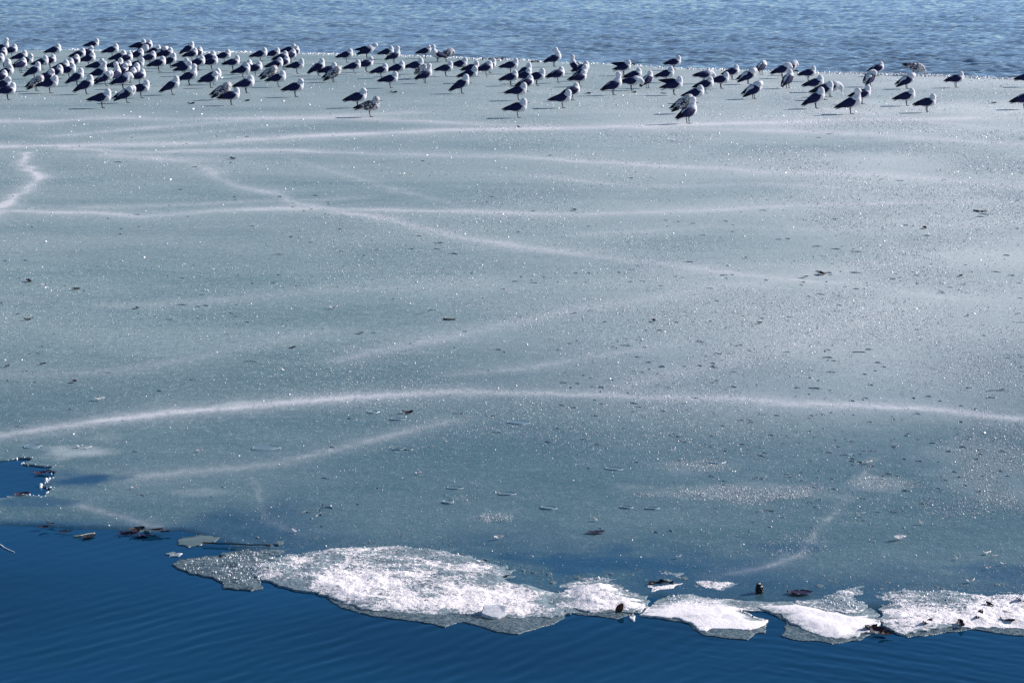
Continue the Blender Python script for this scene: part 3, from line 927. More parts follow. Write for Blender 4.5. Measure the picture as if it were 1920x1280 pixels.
put('leaf', leaf_mesh('leaf', 0.10, 0.055, 0.12, 4, 1, M_LEAF_P), 240, 1001, W0, 'dark purple oak leaf at the left of the wet leaf pile', 'leaf', 'wet leaves at the ice edge', 0.2, 0.2)
put('leaf', leaf_mesh('leaf', 0.11, 0.06, 0.16, 4, 2, M_LEAF_P), 268, 1005, W0, 'purple lobed leaf lowest in the wet pile, half in the water', 'leaf', 'wet leaves at the ice edge', -0.3, -0.2)
put('leaf', leaf_mesh('leaf', 0.09, 0.05, 0.25, 3, 3, M_LEAF), 256, 994, 0.008, 'black curled leaf at the back of the wet leaf pile', 'leaf', 'wet leaves at the ice edge', 0.5, 0.3)
put('leaf', leaf_mesh('leaf', 0.10, 0.045, 0.28, 3, 4, M_LEAF_B), 288, 995, 0.006, 'brown frosted leaf at the right of the wet leaf pile', 'leaf', 'wet leaves at the ice edge', -0.1, -0.3)
put('leaf', leaf_mesh('leaf', 0.07, 0.03, 0.2, 2, 5, M_LEAF), 308, 998, 0.004, 'thin dark leaf trailing right from the wet pile', 'leaf', 'wet leaves at the ice edge', 0.1)
put('leaf', leaf_mesh('leaf', 0.07, 0.028, 0.1, 0, 6, M_LEAF), 122, 997, W0 + 0.004, 'narrow dark leaf floating left of the pale reed', 'leaf', 'wet leaves at the ice edge', 0.05, 0.2)
put('leaf', leaf_mesh('leaf', 0.09, 0.045, 0.05, 0, 7, M_LEAF), 166, 1007, W0, 'oval dark leaf floating beside the pale reed', 'leaf', 'wet leaves at the ice edge', 0.9)
put('leaf', leaf_mesh('leaf', 0.055, 0.03, 0.3, 0, 8, M_LEAF), 82, 990, 0.004, 'little black leaf on the ice rim near the left edge', 'leaf', None, 0.4)
put('leaf', leaf_mesh('leaf', 0.05, 0.025, 0.2, 0, 9, M_LEAF), 95, 982, 0.004, 'small black leaf scrap upper right of the little black leaf', 'leaf', None, -0.2)
put('leaf', leaf_mesh('leaf', 0.09, 0.06, 0.3, 3, 10, M_LEAF_R), 78, 888, W0, 'dark red leaf floating in the ice hole', 'leaf', None, 0.1)
put('leaf', leaf_mesh('leaf', 0.09, 0.04, 0.2, 0, 11, M_LEAF_R), 42, 927, 0.002, 'pinkish leaf on the lower rim of the ice hole', 'leaf', None, 0.1)
put('leaf', leaf_mesh('leaf', 0.055, 0.032, 0.5, 0, 12, M_LEAF_B), 1161, 1140, 0.012, 'curled brown leaf standing upright on the lumpy white floe', 'leaf', None, 0.5, R(60), R(-50))
put('leaf', leaf_mesh('leaf', 0.07, 0.03, 0.5, 3, 13, M_LEAF_B), 1226, 1096, -0.008, 'torn brown leaf, left one on the small leafy floe', 'leaf', None, 0.5, 0.5)
put('leaf', leaf_mesh('leaf', 0.07, 0.035, 0.5, 3, 14, M_LEAF), 1250, 1095, -0.008, 'torn dark leaf, right one on the small leafy floe', 'leaf', None, -0.2, 0.4)
put('leaf', leaf_mesh('leaf', 0.12, 0.07, 0.04, 0, 15, M_LEAF_P), 1500, 1111, W0 + 0.012, 'flat purple leaf floating right of the seed cone', 'leaf', None, 0.0)
put('leaf', leaf_mesh('leaf', 0.10, 0.06, 0.06, 3, 16, M_LEAF_P), 1118, 998, 0.003, 'dark purple leaf frozen into the ice above the big floe', 'leaf', None, 0.1)
for i, (px, py, m, l) in enumerate([(1646, 1183, M_LEAF_R, 'reddish torn leaf at the front joint of the two right floes'), (1660, 1190, M_LEAF_B, 'brown leaf scrap dipping into water by the right floes'),
                                    (1632, 1178, M_LEAF, 'small black leaf on the smooth white floe'), (1738, 1169, M_LEAF_R, 'rust red leaf on the front of the long right floe'),
                                    (1834, 1158, M_LEAF, 'large black crumpled leaf on the long right floe'), (1800, 1172, M_LEAF, 'black wet leaf on the front rim of the long right floe'),
                                    (1855, 1137, M_LEAF, 'black leaf in a melt hollow of the long right floe'), (1892, 1152, M_LEAF_B, 'brown leaf near the right edge on the long floe'),
                                    (1888, 1165, M_LEAF, 'dark leaf lowest at the right on the long floe'), (1920, 1128, M_LEAF, 'black leaf cut by the right picture edge')]):
    put('leaf', leaf_mesh('leaf', 0.075 if i != 4 else 0.10, 0.04, 0.4, 3, 30 + i, m), px, py, 0.0, l, 'leaf', 'dead leaves on the right floes', 0.3 * i, 0.25)
for i, (px, py, l) in enumerate([(747, 1058, 'black leaf speck on the back of the big floe'), (909, 1052, 'black leaf speck upper right on the big floe'),
                                 (800, 1127, 'torn black leaf in the middle of the big floe'), (842, 1129, 'small dark leaf beside the torn black leaf on the big floe'),
                                 (735, 1146, 'dark leaf caught under the front rim of the big floe'), (952, 1081, 'dark leaf at the right shoulder of the big floe')]):
    put('leaf', leaf_mesh('leaf', (0.022, 0.018, 0.05, 0.035, 0.07, 0.03)[i], 0.02, 0.5, 0, 50 + i, M_LEAF), px, py, 0.002 if i != 4 else -0.02, l, 'leaf', None, 0.7 * i, 0.3)

# scraps on the open sheet
dark = [(1540, 514, 40), (1733, 428, 24), (1077, 394, 22), (436, 298, 26), (432, 306, 10), (358, 195, 26), (463, 190, 22), (738, 174, 26), (54, 528, 30), (143, 543, 28),
        (52, 600, 24), (257, 578, 24), (139, 716, 26), (13, 687, 20), (80, 683, 20), (550, 652, 20), (765, 774, 36), (1398, 484, 14), (1508, 520, 24), (1800, 518, 18),
        (1815, 592, 16), (1103, 176, 22), (1188, 174, 20), (1245, 176, 20), (1863, 194, 22), (972, 239, 18), (1032, 292, 14), (1077, 588, 16), (676, 625, 22), (1225, 602, 24), (1424, 606, 20)]
for i, (px, py, w) in enumerate(sorted(dark)):
    s = (py - HOR) / CAM_H
    put('leaf_scrap', leaf_mesh('leaf_scrap', 0.62 * w / s, 0.42 * w / s, 0.35, 2, 70 + i, M_LEAF), px, py, 0.003, 'tiny dark leaf scrap on the open ice, %s from the left among such scraps' % ORDL(i), 'leaf scrap',
        'dark leaf scraps on the open ice', rng.uniform(0, 3.1), 0.2)
white = [(625, 578, 22), (187, 750, 24), (145, 472, 10), (755, 328, 16), (150, 838, 16), (166, 841, 16), (1055, 655, 12), (1630, 868, 20), (555, 997, 20), (1690, 1011, 34),
         (1730, 982, 18), (1850, 1038, 18), (1866, 1043, 14), (1853, 1066, 16), (1881, 1058, 14), (1795, 1047, 12), (785, 888, 16), (375, 846, 16), (1120, 975, 18), (935, 1009, 26), (1262, 845, 10),
         (252, 915, 16), (84, 535, 16), (1315, 927, 16), (1820, 1091, 22), (1272, 1045, 12)]
for i, (px, py, w) in enumerate(sorted(white)):
    s = (py - HOR) / CAM_H
    put('feather', leaf_mesh('feather', 0.8 * w / s, 0.40 * w / s, 0.6, 0, 120 + i, M_FEATHER), px, py, 0.004, 'small white curled feather on the ice, %s from the left among the feathers' % ORDL(i), 'feather',
        'white feathers shed on the ice', rng.uniform(-0.6, 0.6), rng.uniform(-0.5, 0.5))


def twig(pts, r0, r1, label, z=0.006, mat=None, wig=0.25):
    P3 = []
    for k, (px, py) in enumerate(pts):
        X, Y = ground(px, py, z); P3.append(Vector((X, Y, z)))
    c = P3[0].copy()
    fine = []
    for a, b_ in zip(P3[:-1], P3[1:]):
        for j in range(4):
            p = a.lerp(b_, j / 4) - c
            p += Vector((random.uniform(-1, 1), random.uniform(-1, 1), random.uniform(0, 1))) * r0 * wig * 2
            fine.append(p)
    fine.append(P3[-1] - c)
    o = link('twig', tube_mesh('twig', fine, r0, r1, mat or M_TWIG)); o.location = c
    return tag(o, label, 'twig')


twig([(380, 1017), (420, 1019), (470, 1021), (510, 1021)], 0.004, 0.0035, 'long straight black twig lying at the ice edge')
twig([(350, 1026), (368, 1024)], 0.003, 0.002, 'short dark twig at the tip of the olive ice plate', -0.02)
twig([(441, 1087), (460, 1091), (474, 1103)], 0.004, 0.002, 'bent black twig on the grey floe, near its front', 0.0)
twig([(400, 1061), (412, 1060), (420, 1067)], 0.0028, 0.002, 'short forked-looking twig in the middle of the grey floe', 0.0)
twig([(528, 1103), (545, 1105), (565, 1109)], 0.004, 0.002, 'black twig at the left front corner of the big floe', -0.012)
twig([(605, 1131), (620, 1131), (632, 1130)], 0.0025, 0.002, 'thin dark twig in the water by the big floe', -0.02)
twig([(138, 1005), (150, 1004), (165, 1001), (178, 999)], 0.004, 0.003, 'pale yellowish reed stalk floating at the ice edge', WATER_Z + 0.004, M_REED)
twig([(0, 1020), (8, 1026), (18, 1031), (27, 1034)], 0.0028, 0.0018, 'white curved stalk floating at the left picture edge', WATER_Z + 0.003, M_FEATHER, 0.05)
twig([(1857, 1176), (1866, 1184), (1871, 1194), (1866, 1201)], 0.0025, 0.0018, 'curved thin twig hanging into water from the right floe', -0.02)
twig([(1586, 1111), (1596, 1113), (1605, 1117)], 0.003, 0.002, 'small black twig on the glittering grey triangular floe', 0.0)
twig([(1578, 1125), (1590, 1126)], 0.0035, 0.003, 'stubby black twig below the small one on the triangular floe', 0.0)
twig([(1497, 1116), (1515, 1116), (1531, 1114)], 0.003, 0.002, 'thin black twig lying along the flat purple leaf', -0.018)
twig([(832, 598), (842, 599), (854, 598)], 0.007, 0.006, 'short dark stick lying alone on the middle of the ice', 0.006)
twig([(1826, 395), (1840, 397), (1850, 396)], 0.010, 0.008, 'dark stick lying on the ice at the right', 0.006)
twig([(1160, 1112), (1172, 1117)], 0.003, 0.002, 'small twig behind the curled leaf on the lumpy floe', 0.003)
for a, b_, yy, l in [(905, 925, 111, 'first dark stick on the far ice rim from the left'), (928, 948, 110.5, 'second dark stick on the far ice rim from the left'),
                     (997, 1010, 116, 'third dark stick on the far ice rim from the left'), (1180, 1190, 121, 'dark stick on the far ice rim behind the wing-lifting gull'),
                     (1484, 1496, 134, 'dark stick on the far ice rim at the right')]:
    twig([(a, yy), ((a + b_) / 2, yy - 0.8), (b_, yy)], 0.022, 0.018, l, 0.02)

# shallow melt puddles
pud = [(497, 839, 46), (970, 791, 40), (700, 772, 22), (745, 785, 24), (745, 841, 20), (765, 841, 18), (852, 914, 26), (950, 925, 28), (1028, 951, 30), (1174, 950, 22), (1222, 952, 22), (1150, 878, 30), (1345, 866, 26), (60, 836, 36), (840, 940, 24)]
pud.sort()
for i, (px, py, w) in enumerate(pud):
    k_ = 26; rr = random.Random(i)
    sc_ = (py - HOR) / CAM_H; Yd = ground(px, py)[1]
    ax, ay = w / 2 / sc_, 0.10 * w * Yd / (py - HOR)
    bm = bmesh.new()
    ph = rr.uniform(0, 6)
    def ring(f, z): return [bm.verts.new((math.cos(a) * ax * f * (1 + 0.16 * math.sin(2 * a + ph) + 0.1 * math.sin(5 * a + ph)), math.sin(a) * ay * f * (1 + 0.16 * math.sin(2 * a + ph)), z)) for a in [2 * math.pi * j / k_ for j in range(k_)]]
    r0, r1, r2 = ring(0.90, 0.0), ring(0.97, 0.0022), ring(1.12, -0.003)
    bm.faces.new(r0)
    for j in range(k_):
        j2 = (j + 1) % k_
        for a, b_ in ((r0, r1), (r1, r2)):
            f = bm.faces.new((a[j2], a[j], b_[j], b_[j2])); f.material_index = 1
    bmesh.ops.recalc_face_normals(bm, faces=bm.faces[:])
    me = bpy.data.meshes.new('melt_puddle'); bm.to_mesh(me); bm.free(); me.materials.append(M_PUDDLE); me.materials.append(M_BUMP)
    put('melt_puddle', me, px, py, 0.004, 'shallow oval melt puddle on the ice, %s from the left of such puddles' % ORDL(i), 'melt puddle', 'melt puddles in the near ice')

# seed cone
cone = bpy.data.objects.new('seed_cone', None); COL.objects.link(cone)
X, Y = ground(1424, 1114, WATER_Z); cone.location = (X, Y, WATER_Z)
tag(cone, 'small black seed cone dusted with frost standing at the ice edge', 'seed cone')
bm = bmesh.new()
for i in range(9):
    zc = -0.008 + i * 0.0072; rr = 0.019 * math.sin(math.pi * (i + 1.6) / 11.5)
    for k in range(7):
        a = k * 2 * math.pi / 7 + i * 0.45
        m4 = Matrix.Translation((math.cos(a) * rr * 0.75, math.sin(a) * rr * 0.75, zc)) @ Matrix.Rotation(a, 4, 'Z') @ Matrix.Rotation(-0.6, 4, 'Y') @ Matrix.Diagonal((0.0085, 0.0075, 0.0045, 1))
        bmesh.ops.create_icosphere(bm, subdivisions=1, radius=1, matrix=m4)
me = bpy.data.meshes.new('scales'); bm.to_mesh(me); bm.free(); me.materials.append(M_TWIG)
link('scales', me, cone)
bm = bmesh.new()
for dx, dz, s in ((0.006, 0.042, 0.007), (0.010, 0.022, 0.006), (-0.002, 0.055, 0.006)):
    bmesh.ops.create_icosphere(bm, subdivisions=2, radius=s, matrix=Matrix.Translation((dx, -0.012, dz)) @ Matrix.Diagonal((1, 0.7, 0.6, 1)))
me = bpy.data.meshes.new('frost_dusting'); bm.to_mesh(me); bm.free(); me.materials.append(M_CRYSTAL)
link('frost_dusting', me, cone)


# ------------------------------------------------------------------ gulls
def add_ell(bm, c, r, rot=None, sub=3):
    m4 = Matrix.Translation(c)
    if rot is not None: m4 = m4 @ rot
    bmesh.ops.create_icosphere(bm, subdivisions=sub, radius=1, matrix=m4 @ Matrix.Diagonal((r[0], r[1], r[2], 1)))


def bez(p, n):
    out = []
    for i in range(n + 1):
        q = [Vector(a) for a in p]; s = i / n
        while len(q) > 1: q = [a.lerp(b_, s) for a, b_ in zip(q[:-1], q[1:])]
        out.append(q[0])
    return out


def remeshed(name, bm, mat, voxel=0.0065):
    me = bpy.data.meshes.new(name + '_raw'); bm.to_mesh(me); bm.free()
    o = bpy.data.objects.new(name + '_raw', me); COL.objects.link(o)
    md = o.modifiers.new('r', 'REMESH'); md.mode = 'VOXEL'; md.voxel_size = voxel
    sm = o.modifiers.new('s', 'SMOOTH'); sm.iterations = 5; sm.factor = 0.5
    dg = bpy.context.evaluated_depsgraph_get()
    out = bpy.data.meshes.new_from_object(o.evaluated_get(dg))
    out.name = name
    bpy.data.objects.remove(o); bpy.data.meshes.remove(me)
    for p in out.polygons: p.use_smooth = True
    out.materials.clear(); out.materials.append(mat)
    return out


def wing_mesh(side, pitch, lift, mat, drop=0.0):
    """folded wing: a leaf-shaped shell from the shoulder to the crossed primaries"""
    n, k = 18, 10
    V, tip = [], []
    for i in range(n + 1):
        s = i / n
        if s < 0.62:
            h = 0.069 * math.sin(math.pi * (0.5 * s / 0.30)) ** 0.5 if s < 0.30 else 0.069 - 0.031 * ((s - 0.30) / 0.32) ** 1.3
        else:
            h = 0.038 * (1 - (s - 0.62) / 0.38) ** 0.8 + 0.003
        h = max(h, 0.003)
        cx = 0.084 - 0.360 * s
        cz = 0.186 + 0.006 * math.sin(s * 3.1) - 0.026 * s ** 1.4
        hw = 0.078 * math.sin(math.pi * min(1, 0.16 + 0.62 * s * 1.05 + 0.18)) ** 0.6 if s < 0.75 else 0
        yc = 0.074 * (1 - s ** 2.2) + 0.010
        for j in range(k + 1):
            tt = -1 + 2 * j / k
            y = yc - 0.030 * (tt if tt > 0 else -0.45 * tt) ** 2 * (1 - 0.6 * s) + 0.010 * math.cos(tt * 1.5)
            if tt > 0: y -= 0.020 * tt ** 2 * (1 - s)
            V.append((cx + 0.010 * tt * (1 - s), side * y, cz + h * tt)); tip.append(1.0 if s > 0.70 else 0.0)
    F = [(i * (k + 1) + j, (i + 1) * (k + 1) + j, (i + 1) * (k + 1) + j + 1, i * (k + 1) + j + 1) for i in range(n) for j in range(k)]
    bm = bmesh.new()
    la = bm.verts.layers.float.new('tip')
    vs = []
    for p, tv in zip(V, tip):
        v_ = bm.verts.new(p); v_[la] = tv; vs.append(v_)
    for f in F: bm.faces.new([vs[a] for a in f])
    bmesh.ops.recalc_face_normals(bm, faces=bm.faces[:])
    bmesh.ops.solidify(bm, geom=bm.faces[:], thickness=0.006)
    piv = Vector((0.08, side * 0.05, 0.20))
    m4 = Matrix.Translation(piv) @ Matrix.Rotation(lift, 4, 'Y') @ Matrix.Rotation(-side * abs(lift) * 0.35, 4, 'Z') @ Matrix.Translation(-piv)
    pb = Matrix.Translation((0, 0, 0.16)) @ Matrix.Rotation(pitch, 4, 'Y') @ Matrix.Translation((0, 0, -0.16))
    bmesh.ops.transform(bm, matrix=pb @ m4, verts=bm.verts[:])
    if drop: bmesh.ops.translate(bm, vec=(0, 0, -drop), verts=bm.verts[:])
    me = bpy.data.meshes.new('wing'); bm.to_mesh(me); bm.free()
    for p in me.polygons: p.use_smooth = True
    me.materials.append(mat)
    return me


def leg_mesh(side, crouch=0.0):
    bm = bmesh.new()
    def tube(pts, r0, r1, seg=6):
        rings = []
        pts = [Vector(p) for p in pts]
        for i, p in enumerate(pts):
            d = (pts[min(i + 1, len(pts) - 1)] - pts[max(i - 1, 0)]).normalized()
            a = d.orthogonal().normalized(); b_ = d.cross(a); r = r0 + (r1 - r0) * i / (len(pts) - 1)
            rings.append([bm.verts.new(p + (a * math.cos(6.2832 * k / seg) + b_ * math.sin(6.2832 * k / seg)) * r) for k in range(seg)])
        for i in range(len(rings) - 1):
            for k in range(seg): bm.faces.new((rings[i][k], rings[i][(k + 1) % seg], rings[i + 1][(k + 1) % seg], rings[i + 1][k]))
        bm.faces.new(rings[0][::-1]); bm.faces.new(rings[-1])
    y = side * 0.026
    tube([(0.012, y, 0.135), (-0.002, y, 0.100), (-0.012, y, 0.078), (-0.004, y, 0.040), (0.0, y, 0.006)], 0.0095, 0.0064)
    # webbed foot
    fp = [(-0.006, 0, 0.010), (0.046, -0.024, 0.002), (0.054, 0, 0.003), (0.046, 0.024, 0.002), (-0.012, 0, 0.001)]
    vs = [bm.verts.new((a, y + b_, c_)) for a, b_, c_ in fp]
    lo = [bm.verts.new((a, y + b_, 0.0005)) for a, b_, c_ in fp]
    for i in range(1, 3): bm.faces.new((vs[0], vs[i], vs[i + 1]))
    for a, b_ in ((0, 1), (1, 2), (2, 3), (3, 0)): bm.faces.new((vs[a], lo[a], lo[b_], vs[b_]))
    me = bpy.data.meshes.new('leg'); bm.to_mesh(me); bm.free()
    me.materials.append(M_LEG)
    return me


LEGS = {s: leg_mesh(s) for s in (-1, 1)}

# head centre, neck control points, bill direction, body pitch (nose up negative about Y), wing lift of (left, right), drop
POSES = {
    'doze': dict(head=(0.080, 0.0, 0.268), bill=(-0.75, 0.55, -0.35), pitch=R(-9), puff=1.06),
    'rest': dict(head=(0.098, 0.0, 0.276), bill=(0.95, 0.0, -0.22), pitch=R(-5), puff=1.0),
    'rest_turn': dict(head=(0.098, -0.008, 0.280), bill=(0.60, -0.75, -0.25), pitch=R(-8), puff=1.0),
    'steep': dict(head=(0.078, 0.0, 0.300), bill=(0.85, 0.2, -0.45), pitch=R(-24), puff=1.0),
    'alert': dict(head=(0.100, 0.0, 0.362), bill=(1.0, 0.0, -0.05), pitch=R(-14), puff=0.95, mid=(0.105, 0, 0.26)),
    'look_back': dict(head=(0.030, -0.010, 0.372), bill=(-0.95, -0.1, -0.15), pitch=R(-12), puff=0.95, mid=(0.10, 0, 0.28)),
    'preen': dict(head=(0.066, -0.070, 0.252), bill=(-0.35, -0.55, -0.75), pitch=R(-16), puff=1.05, mid=(0.15, -0.02, 0.28), lift=(0.0, -0.16)),
    'preen_breast': dict(head=(0.148, -0.02, 0.215), bill=(-0.2, -0.25, -0.95), pitch=R(-14), puff=1.04, mid=(0.15, 0.0, 0.285)),
    'wing_up': dict(head=(0.095, 0.0, 0.285), bill=(0.4, 0.8, -0.35), pitch=R(-10), puff=1.0, lift=(0.42, 0.05)),
    'low': dict(head=(0.200, -0.02, 0.165), bill=(0.2, -0.1, -0.95), pitch=R(2), puff=1.0, mid=(0.19, 0, 0.22)),
    'peck': dict(head=(0.205, 0.0, 0.095), bill=(0.25, 0.0, -0.97), pitch=R(16), puff=0.95, mid=(0.19, 0, 0.17)),
    'reach': dict(head=(0.205, 0.0, 0.300), bill=(0.9, 0.0, 0.35), pitch=R(-14), puff=0.95, mid=(0.14, 0, 0.24), lift=(0.30, 0.0)),
    'sit': dict(head=(0.100, 0.0, 0.272), bill=(0.9, 0.0, -0.3), pitch=R(-4), puff=1.05, drop=0.098),
}


def gull_meshes(pose, juvenile=False):
    p = POSES[pose]
    drop = p.get('drop', 0.0)
    rot = Matrix.Rotation(p['pitch'], 4, 'Y')
    pv = Matrix.Translation((0, 0, 0.16)) @ rot @ Matrix.Translation((0, 0, -0.16))
    f = p['puff']
    bm = bmesh.new()
    add_ell(bm, pv @ Vector((0.000, 0, 0.172)), (0.142, 0.084 * f, 0.076 * f), rot)
    add_ell(bm, pv @ Vector((0.062, 0, 0.176)), (0.090, 0.084 * f, 0.084 * f), rot)
    add_ell(bm, pv @ Vector((-0.075, 0, 0.160)), (0.105, 0.050, 0.040), rot)
    # tail
    for i in range(7):
        s = i / 6
        add_ell(bm, pv @ Vector((-0.12 - 0.115 * s, 0, 0.150 - 0.020 * s)), (0.03, 0.030 + 0.004 * s, 0.017 - 0.009 * s), rot, 2)
    hd = Vector(p['head'])
    base = pv @ Vector((0.085, 0, 0.195))
    mid = Vector(p['mid']) if 'mid' in p else base.lerp(hd, 0.5) + Vector((0.012, 0, 0.0))
    pts = bez([base, mid, hd], 8)
    for i, c in enumerate(pts):
        s = i / 8
        r = 0.076 * (1 - s) + 0.054 * s if 'mid' not in p else 0.052 * (1 - s) ** 1.3 + 0.040
        add_ell(bm, c, (r * 0.98, r * 0.92, r), None, 2)
    bd = Vector(p['bill']).normalized()
    add_ell(bm, hd, (0.056, 0.052, 0.052), None, 2)
    add_ell(bm, hd + bd * 0.036 - Vector((0, 0, 0.005)), (0.030, 0.030, 0.028), None, 2)
    if drop: bmesh.ops.translate(bm, vec=(0, 0, -drop), verts=bm.verts[:])
    body = remeshed('body', bm, M_SPECK if juvenile else M_PLUME)
    lift = p.get('lift', (0.0, 0.0))
    wings = [wing_mesh(1, p['pitch'], lift[0], M_WING_J if juvenile else M_WING, drop), wing_mesh(-1, p['pitch'], lift[1], M_WING_J if juvenile else M_WING, drop)]
    # bill
    bm = bmesh.new()
    bmesh.ops.create_cone(bm, cap_ends=True, segments=8, radius1=0.0085, radius2=0.0028, depth=0.044)
    q = bd.to_track_quat('Z', 'Y').to_matrix().to_4x4()
    bmesh.ops.transform(bm, matrix=Matrix.Translation(hd + bd * 0.078 - Vector((0, 0, 0.005 + drop))) @ q, verts=bm.verts[:])
    bill = bpy.data.meshes.new('bill'); bm.to_mesh(bill); bm.free(); bill.materials.append(M_BILL)
    # eyes
    eyes = []
    sv = bd.cross(Vector((0, 0, 1))).normalized()
    for s in (-1, 1):
        bm = bmesh.new()
        add_ell(bm, hd + bd * 0.028 + sv * s * 0.0450 + Vector((0, 0, 0.006 - drop)), (0.0048,) * 3, None, 1)
        e = bpy.data.meshes.new('eye'); bm.to_mesh(e); bm.free(); e.materials.append(M_EYE); eyes.append(e)
    return dict(body=body, wings=wings, bill=bill, eyes=eyes, legs=not drop)


CACHE = {}
# feet position in the photograph, pose, heading (degrees from facing right, positive = turned away from us), flags
D_, RS, RT, ST, AL, LB, PR, PB, WU, LO, PK, RE, SI = ('doze', 'rest', 'rest_turn', 'steep', 'alert', 'look_back', 'preen', 'preen_breast', 'wing_up', 'low', 'peck', 'reach', 'sit')
G = [
    (5, 103, AL, 15), (22, 108, D_, 30), (2, 116, D_, 25), (40, 120, D_, 8), (50, 129, RT, 10), (-4, 128, D_, 30), (14, 136, PB, -60), (39, 137, D_, 35), (13, 150, D_, 10), (2, 161, D_, 35),
    (7, 176, RT, 20), (15, 187.5, RS, 15), (65, 148, ST, 8), (79, 131.5, D_, 5), (94, 128, D_, 40), (103, 108, D_, 20), (88, 162, RT, 12), (105, 152, D_, 15), (68, 171, PR, 40, 'j'),
    (94, 175, RS, 5), (117, 142, D_, 25), (127, 137, D_, 35), (138, 131, D_, 40), (130, 147, D_, 15), (149, 116, D_, 10), (164, 113, RT, 30), (167, 125, D_, 20), (175, 96, RS, 10), (183, 138, RS, 12),
    (145, 161, ST, 10), (187, 152, AL, 15), (198, 161, PR, 20), (162, 177, ST, 12), (192, 203, RS, 5), (211, 108, D_, 8), (225, 122, D_, 15), (237, 125, D_, 30), (218, 137, RS, 20), (235, 141, D_, 20),
    (216, 157, LB, 60), (227, 150, RT, 30), (250, 146, D_, 25), (258, 136, RS, 15), (243, 156, D_, 25), (231, 167, PB, 10), (238, 193, PR, 12), (265, 184, RS, 0), (261, 158.5, D_, 30),
    (262, 99, RS, 10), (276, 99.5, D_, 35), (268, 109, PB, -40), (258, 117, D_, 20), (290, 109, RS, 10), (303, 113, PR, 25), (313, 115, D_, 25), (281, 122.5, D_, 15), (298, 134.5, D_, 20),
    (320, 128, ST, 25), (342, 136, RS, 12), (347, 143, RT, 8), (355, 160, AL, 10), (323, 178, ST, 15), (354, 105, ST, 20), (360, 115, D_, 35), (370, 114, D_, 50), (372, 132.5, D_, 30),
    (393, 123, D_, 15), (397, 130.5, D_, 18), (401, 159, D_, 5), (395, 165, RT, 8), (421, 118.5, D_, 20), (437, 132, RS, 12), (418, 187, PR, 30, 'j'), (434, 198, RS, 4), (456, 147.5, D_, 8),
    (463, 140, D_, 40), (479, 144, D_, 20), (462, 175, D_, 12), (489, 116.5, D_, 12), (514, 114, D_, 15), (529, 122, D_, 18), (543, 108, RS, 15), (545, 118, D_, 45), (552, 111, D_, 50),
    (532, 131.5, D_, 35), (518, 136.5, D_, 10), (506, 152, PR, 40, 'j'), (522, 163.5, D_, 3), (557, 138.5, RS, 10), (554, 182, RT, 15), (597, 142, ST, 15), (618, 148, RS, 20), (625, 154.5, PR, 30, 'j'),
    (671, 202, RT, 10), (694, 219.5, RS, 12, 'j'),
    (650, 117.5, D_, 8), (688, 110, RE, 10), (727, 111, D_, 12), (739, 119, AL, 35), (664, 139, D_, 6), (687, 135.5, RT, 15), (715, 147, D_, 10), (732, 165, RS, 4), (746, 143.5, D_, 15),
    (780, 139, RS, 12), (790, 148, PB, -50, 'j'), (797, 156.5, AL, 25), (836, 143.5, RS, 10), (798, 109.5, D_, 5), (820, 117, AL, 195), (837, 116, PB, 25, 'j'), (864, 126, SI, 10),
    (885, 143, RS, 20), (881, 156, RT, 10), (866, 175.5, ST, 22), (911, 143.5, D_, 10), (918, 137, RS, 25), (958, 138.5, RS, 5), (985, 148, ST, 15), (984, 157, D_, 12), (1007, 161, RS, 10),
    (958, 161, D_, 18), (987, 172.5, D_, 25), (972, 188.5, RS, 12), (971, 221, RS, -2), (1039, 125.5, LB, 15), (1045, 156, D_, 18), (1078, 138, AL, 120), (1092, 144, D_, 15), (1090, 152, ST, 25),
    (1086, 162.5, RS, 20), (1073, 188.5, D_, 30), (1055, 202.5, RS, 0), (1170, 142, WU, 15), (1150, 178.5, AL, 22), (1190, 156, D_, 20), (1184, 169.5, LO, 5), (1214, 165.5, ST, 55),
    (1250, 155, D_, 8), (1264, 131.5, RS, 10), (1264, 178.5, WU, 18), (1304, 193, D_, 3), (1323, 175.5, D_, 8), (1320, 157, LO, 12), (1352, 166.5, RS, 22), (1281, 213, PR, 25, 'j'),
    (1290, 232, AL, 48), (1373, 150, D_, 18), (1403, 158, PR, 8), (1427, 140.5, PB, 55), (1413, 185.5, PR, 20), (1467, 147, PB, 10), (1481, 141, PB, 15), (1477, 166, ST, 45), (1516, 152.5, RS, 8),
    (1529, 173, D_, 3), (1556, 181.5, LO, 10), (1545, 187.5, RS, 10), (1530, 203.5, ST, 2), (1595, 214, AL, 5), (1616, 195.5, RS, 15), (1630, 162.5, PR, 50), (1645, 143, D_, 30), (1713, 141.5, PK, 5, 'j'),
    (1700, 166.5, PR, 8), (1700, 198.5, D_, 8), (1738, 211, RS, 8), (1792, 164.5, RS, 12), (1927, 163, RS, 0), (1921, 205, D_, 5),
]
PHRASE = {'doze': 'dozing gull with head sunk on shoulders', 'rest': 'hunched resting gull facing right', 'rest_turn': 'hunched gull with head turned aside', 'steep': 'steeply upright gull with lowered tail',
          'alert': 'gull with neck stretched up', 'look_back': 'gull with raised neck looking back', 'preen': 'preening gull with head twisted to its wing', 'preen_breast': 'gull with bill buried in its breast',
          'wing_up': 'gull lifting one wing', 'low': 'gull stretching its head low', 'peck': 'gull bent down pecking', 'reach': 'gull leaning forward reaching upward', 'sit': 'gull sitting flat'}
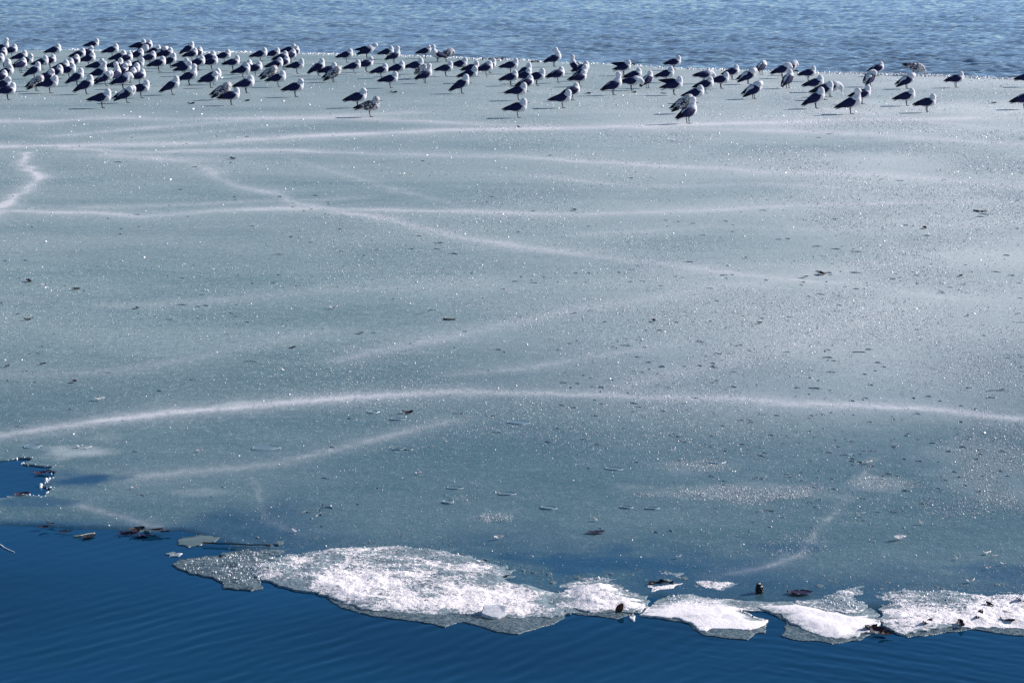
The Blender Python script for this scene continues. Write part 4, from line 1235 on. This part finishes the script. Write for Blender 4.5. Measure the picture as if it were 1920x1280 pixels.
ORD = ['nearest', 'second nearest', 'third nearest', 'fourth nearest', 'fifth nearest', 'sixth nearest', 'seventh nearest', 'eighth nearest', 'ninth nearest', 'tenth nearest', '11th nearest', '12th nearest',
       '13th nearest', '14th nearest', '15th nearest', '16th nearest', '17th nearest', '18th nearest', '19th nearest', '20th nearest', '21st nearest', '22nd nearest', '23rd nearest', '24th nearest', '25th nearest',
       '26th nearest', '27th nearest', '28th nearest', '29th nearest', '30th nearest', '31st nearest', '32nd nearest', '33rd nearest', '34th nearest', '35th nearest', '36th nearest', '37th nearest', '38th nearest']
STRIP = ['first', 'second', 'third', 'fourth', 'fifth', 'sixth', 'seventh', 'eighth', 'ninth', 'tenth', 'eleventh', 'twelfth', 'thirteenth', 'fourteenth', 'fifteenth', 'sixteenth']
SPECIAL = {(1713, 141.5): 'speckled gull bent down pecking at the far ice rim on the right', (864, 126): 'gull sitting flat on the ice near the far rim, centre',
           (820, 117): 'gull with long upright neck facing left at the far rim', (971, 221): 'resting gull with bill showing, closest of the central birds',
           (1290, 232): 'tall gull turned away, closest to us of the whole flock', (1595, 214): 'gull with neck drawn up and fine lit nape, front of the right group',
           (688, 110): 'gull leaning up to the right at the far rim, wing lifted', (1170, 142): 'gull raising one wing straight behind it, right of centre',
           (192, 203): 'resting gull closest to us in the left crowd', (216, 157): 'gull with white neck raised above the left crowd, looking back'}
strips = {}
for g in G: strips.setdefault(min(15, max(0, int(g[0] // 120))), []).append(g)
rank = {}
for s, lst in strips.items():
    for r_, g in enumerate(sorted(lst, key=lambda a: -a[1])): rank[(g[0], g[1])] = (s, r_)

SHORT = {'doze': 'dozing gull', 'rest': 'hunched resting gull', 'rest_turn': 'resting gull', 'steep': 'upright gull', 'alert': 'long-necked gull', 'look_back': 'gull looking back',
         'preen': 'preening gull', 'preen_breast': 'gull preening its breast', 'wing_up': 'wing-lifting gull', 'low': 'low-stretching gull', 'peck': 'pecking gull', 'reach': 'reaching gull', 'sit': 'sitting gull'}
gr = random.Random(21)
for g in G:
    px, py, pose, yaw = g[:4]
    juv = len(g) > 4
    key = (pose, juv)
    if key not in CACHE: CACHE[key] = gull_meshes(pose, juv)
    ms = CACHE[key]
    root = bpy.data.objects.new('gull', None); COL.objects.link(root)
    X, Y = ground(px, py)
    root.location = (X, Y, 0.002)
    root.rotation_euler = (0, 0, R(yaw + gr.uniform(-13, 13)))
    sc_ = gr.uniform(0.97, 1.07)
    root.scale = (sc_,) * 3
    root.empty_display_size = 0.1
    s, r_ = rank[(px, py)]
    lab = SPECIAL.get((px, py)) or '%s%s, %s of those in the %s sixteenth from the left' % ('speckled ' if juv else '', SHORT[pose], ORD[r_], STRIP[s])
    tag(root, lab, 'gull', 'gulls resting on the ice')
    link('body', ms['body'], root)
    for w in ms['wings']: link('wing', w, root)
    link('bill', ms['bill'], root)
    for e in ms['eyes']: link('eye', e, root)
    if ms['legs']:
        one = pose == 'doze' and gr.random() < 0.35
        for s_ in ((-1,) if one else (-1, 1)): link('leg', LEGS[s_], root)
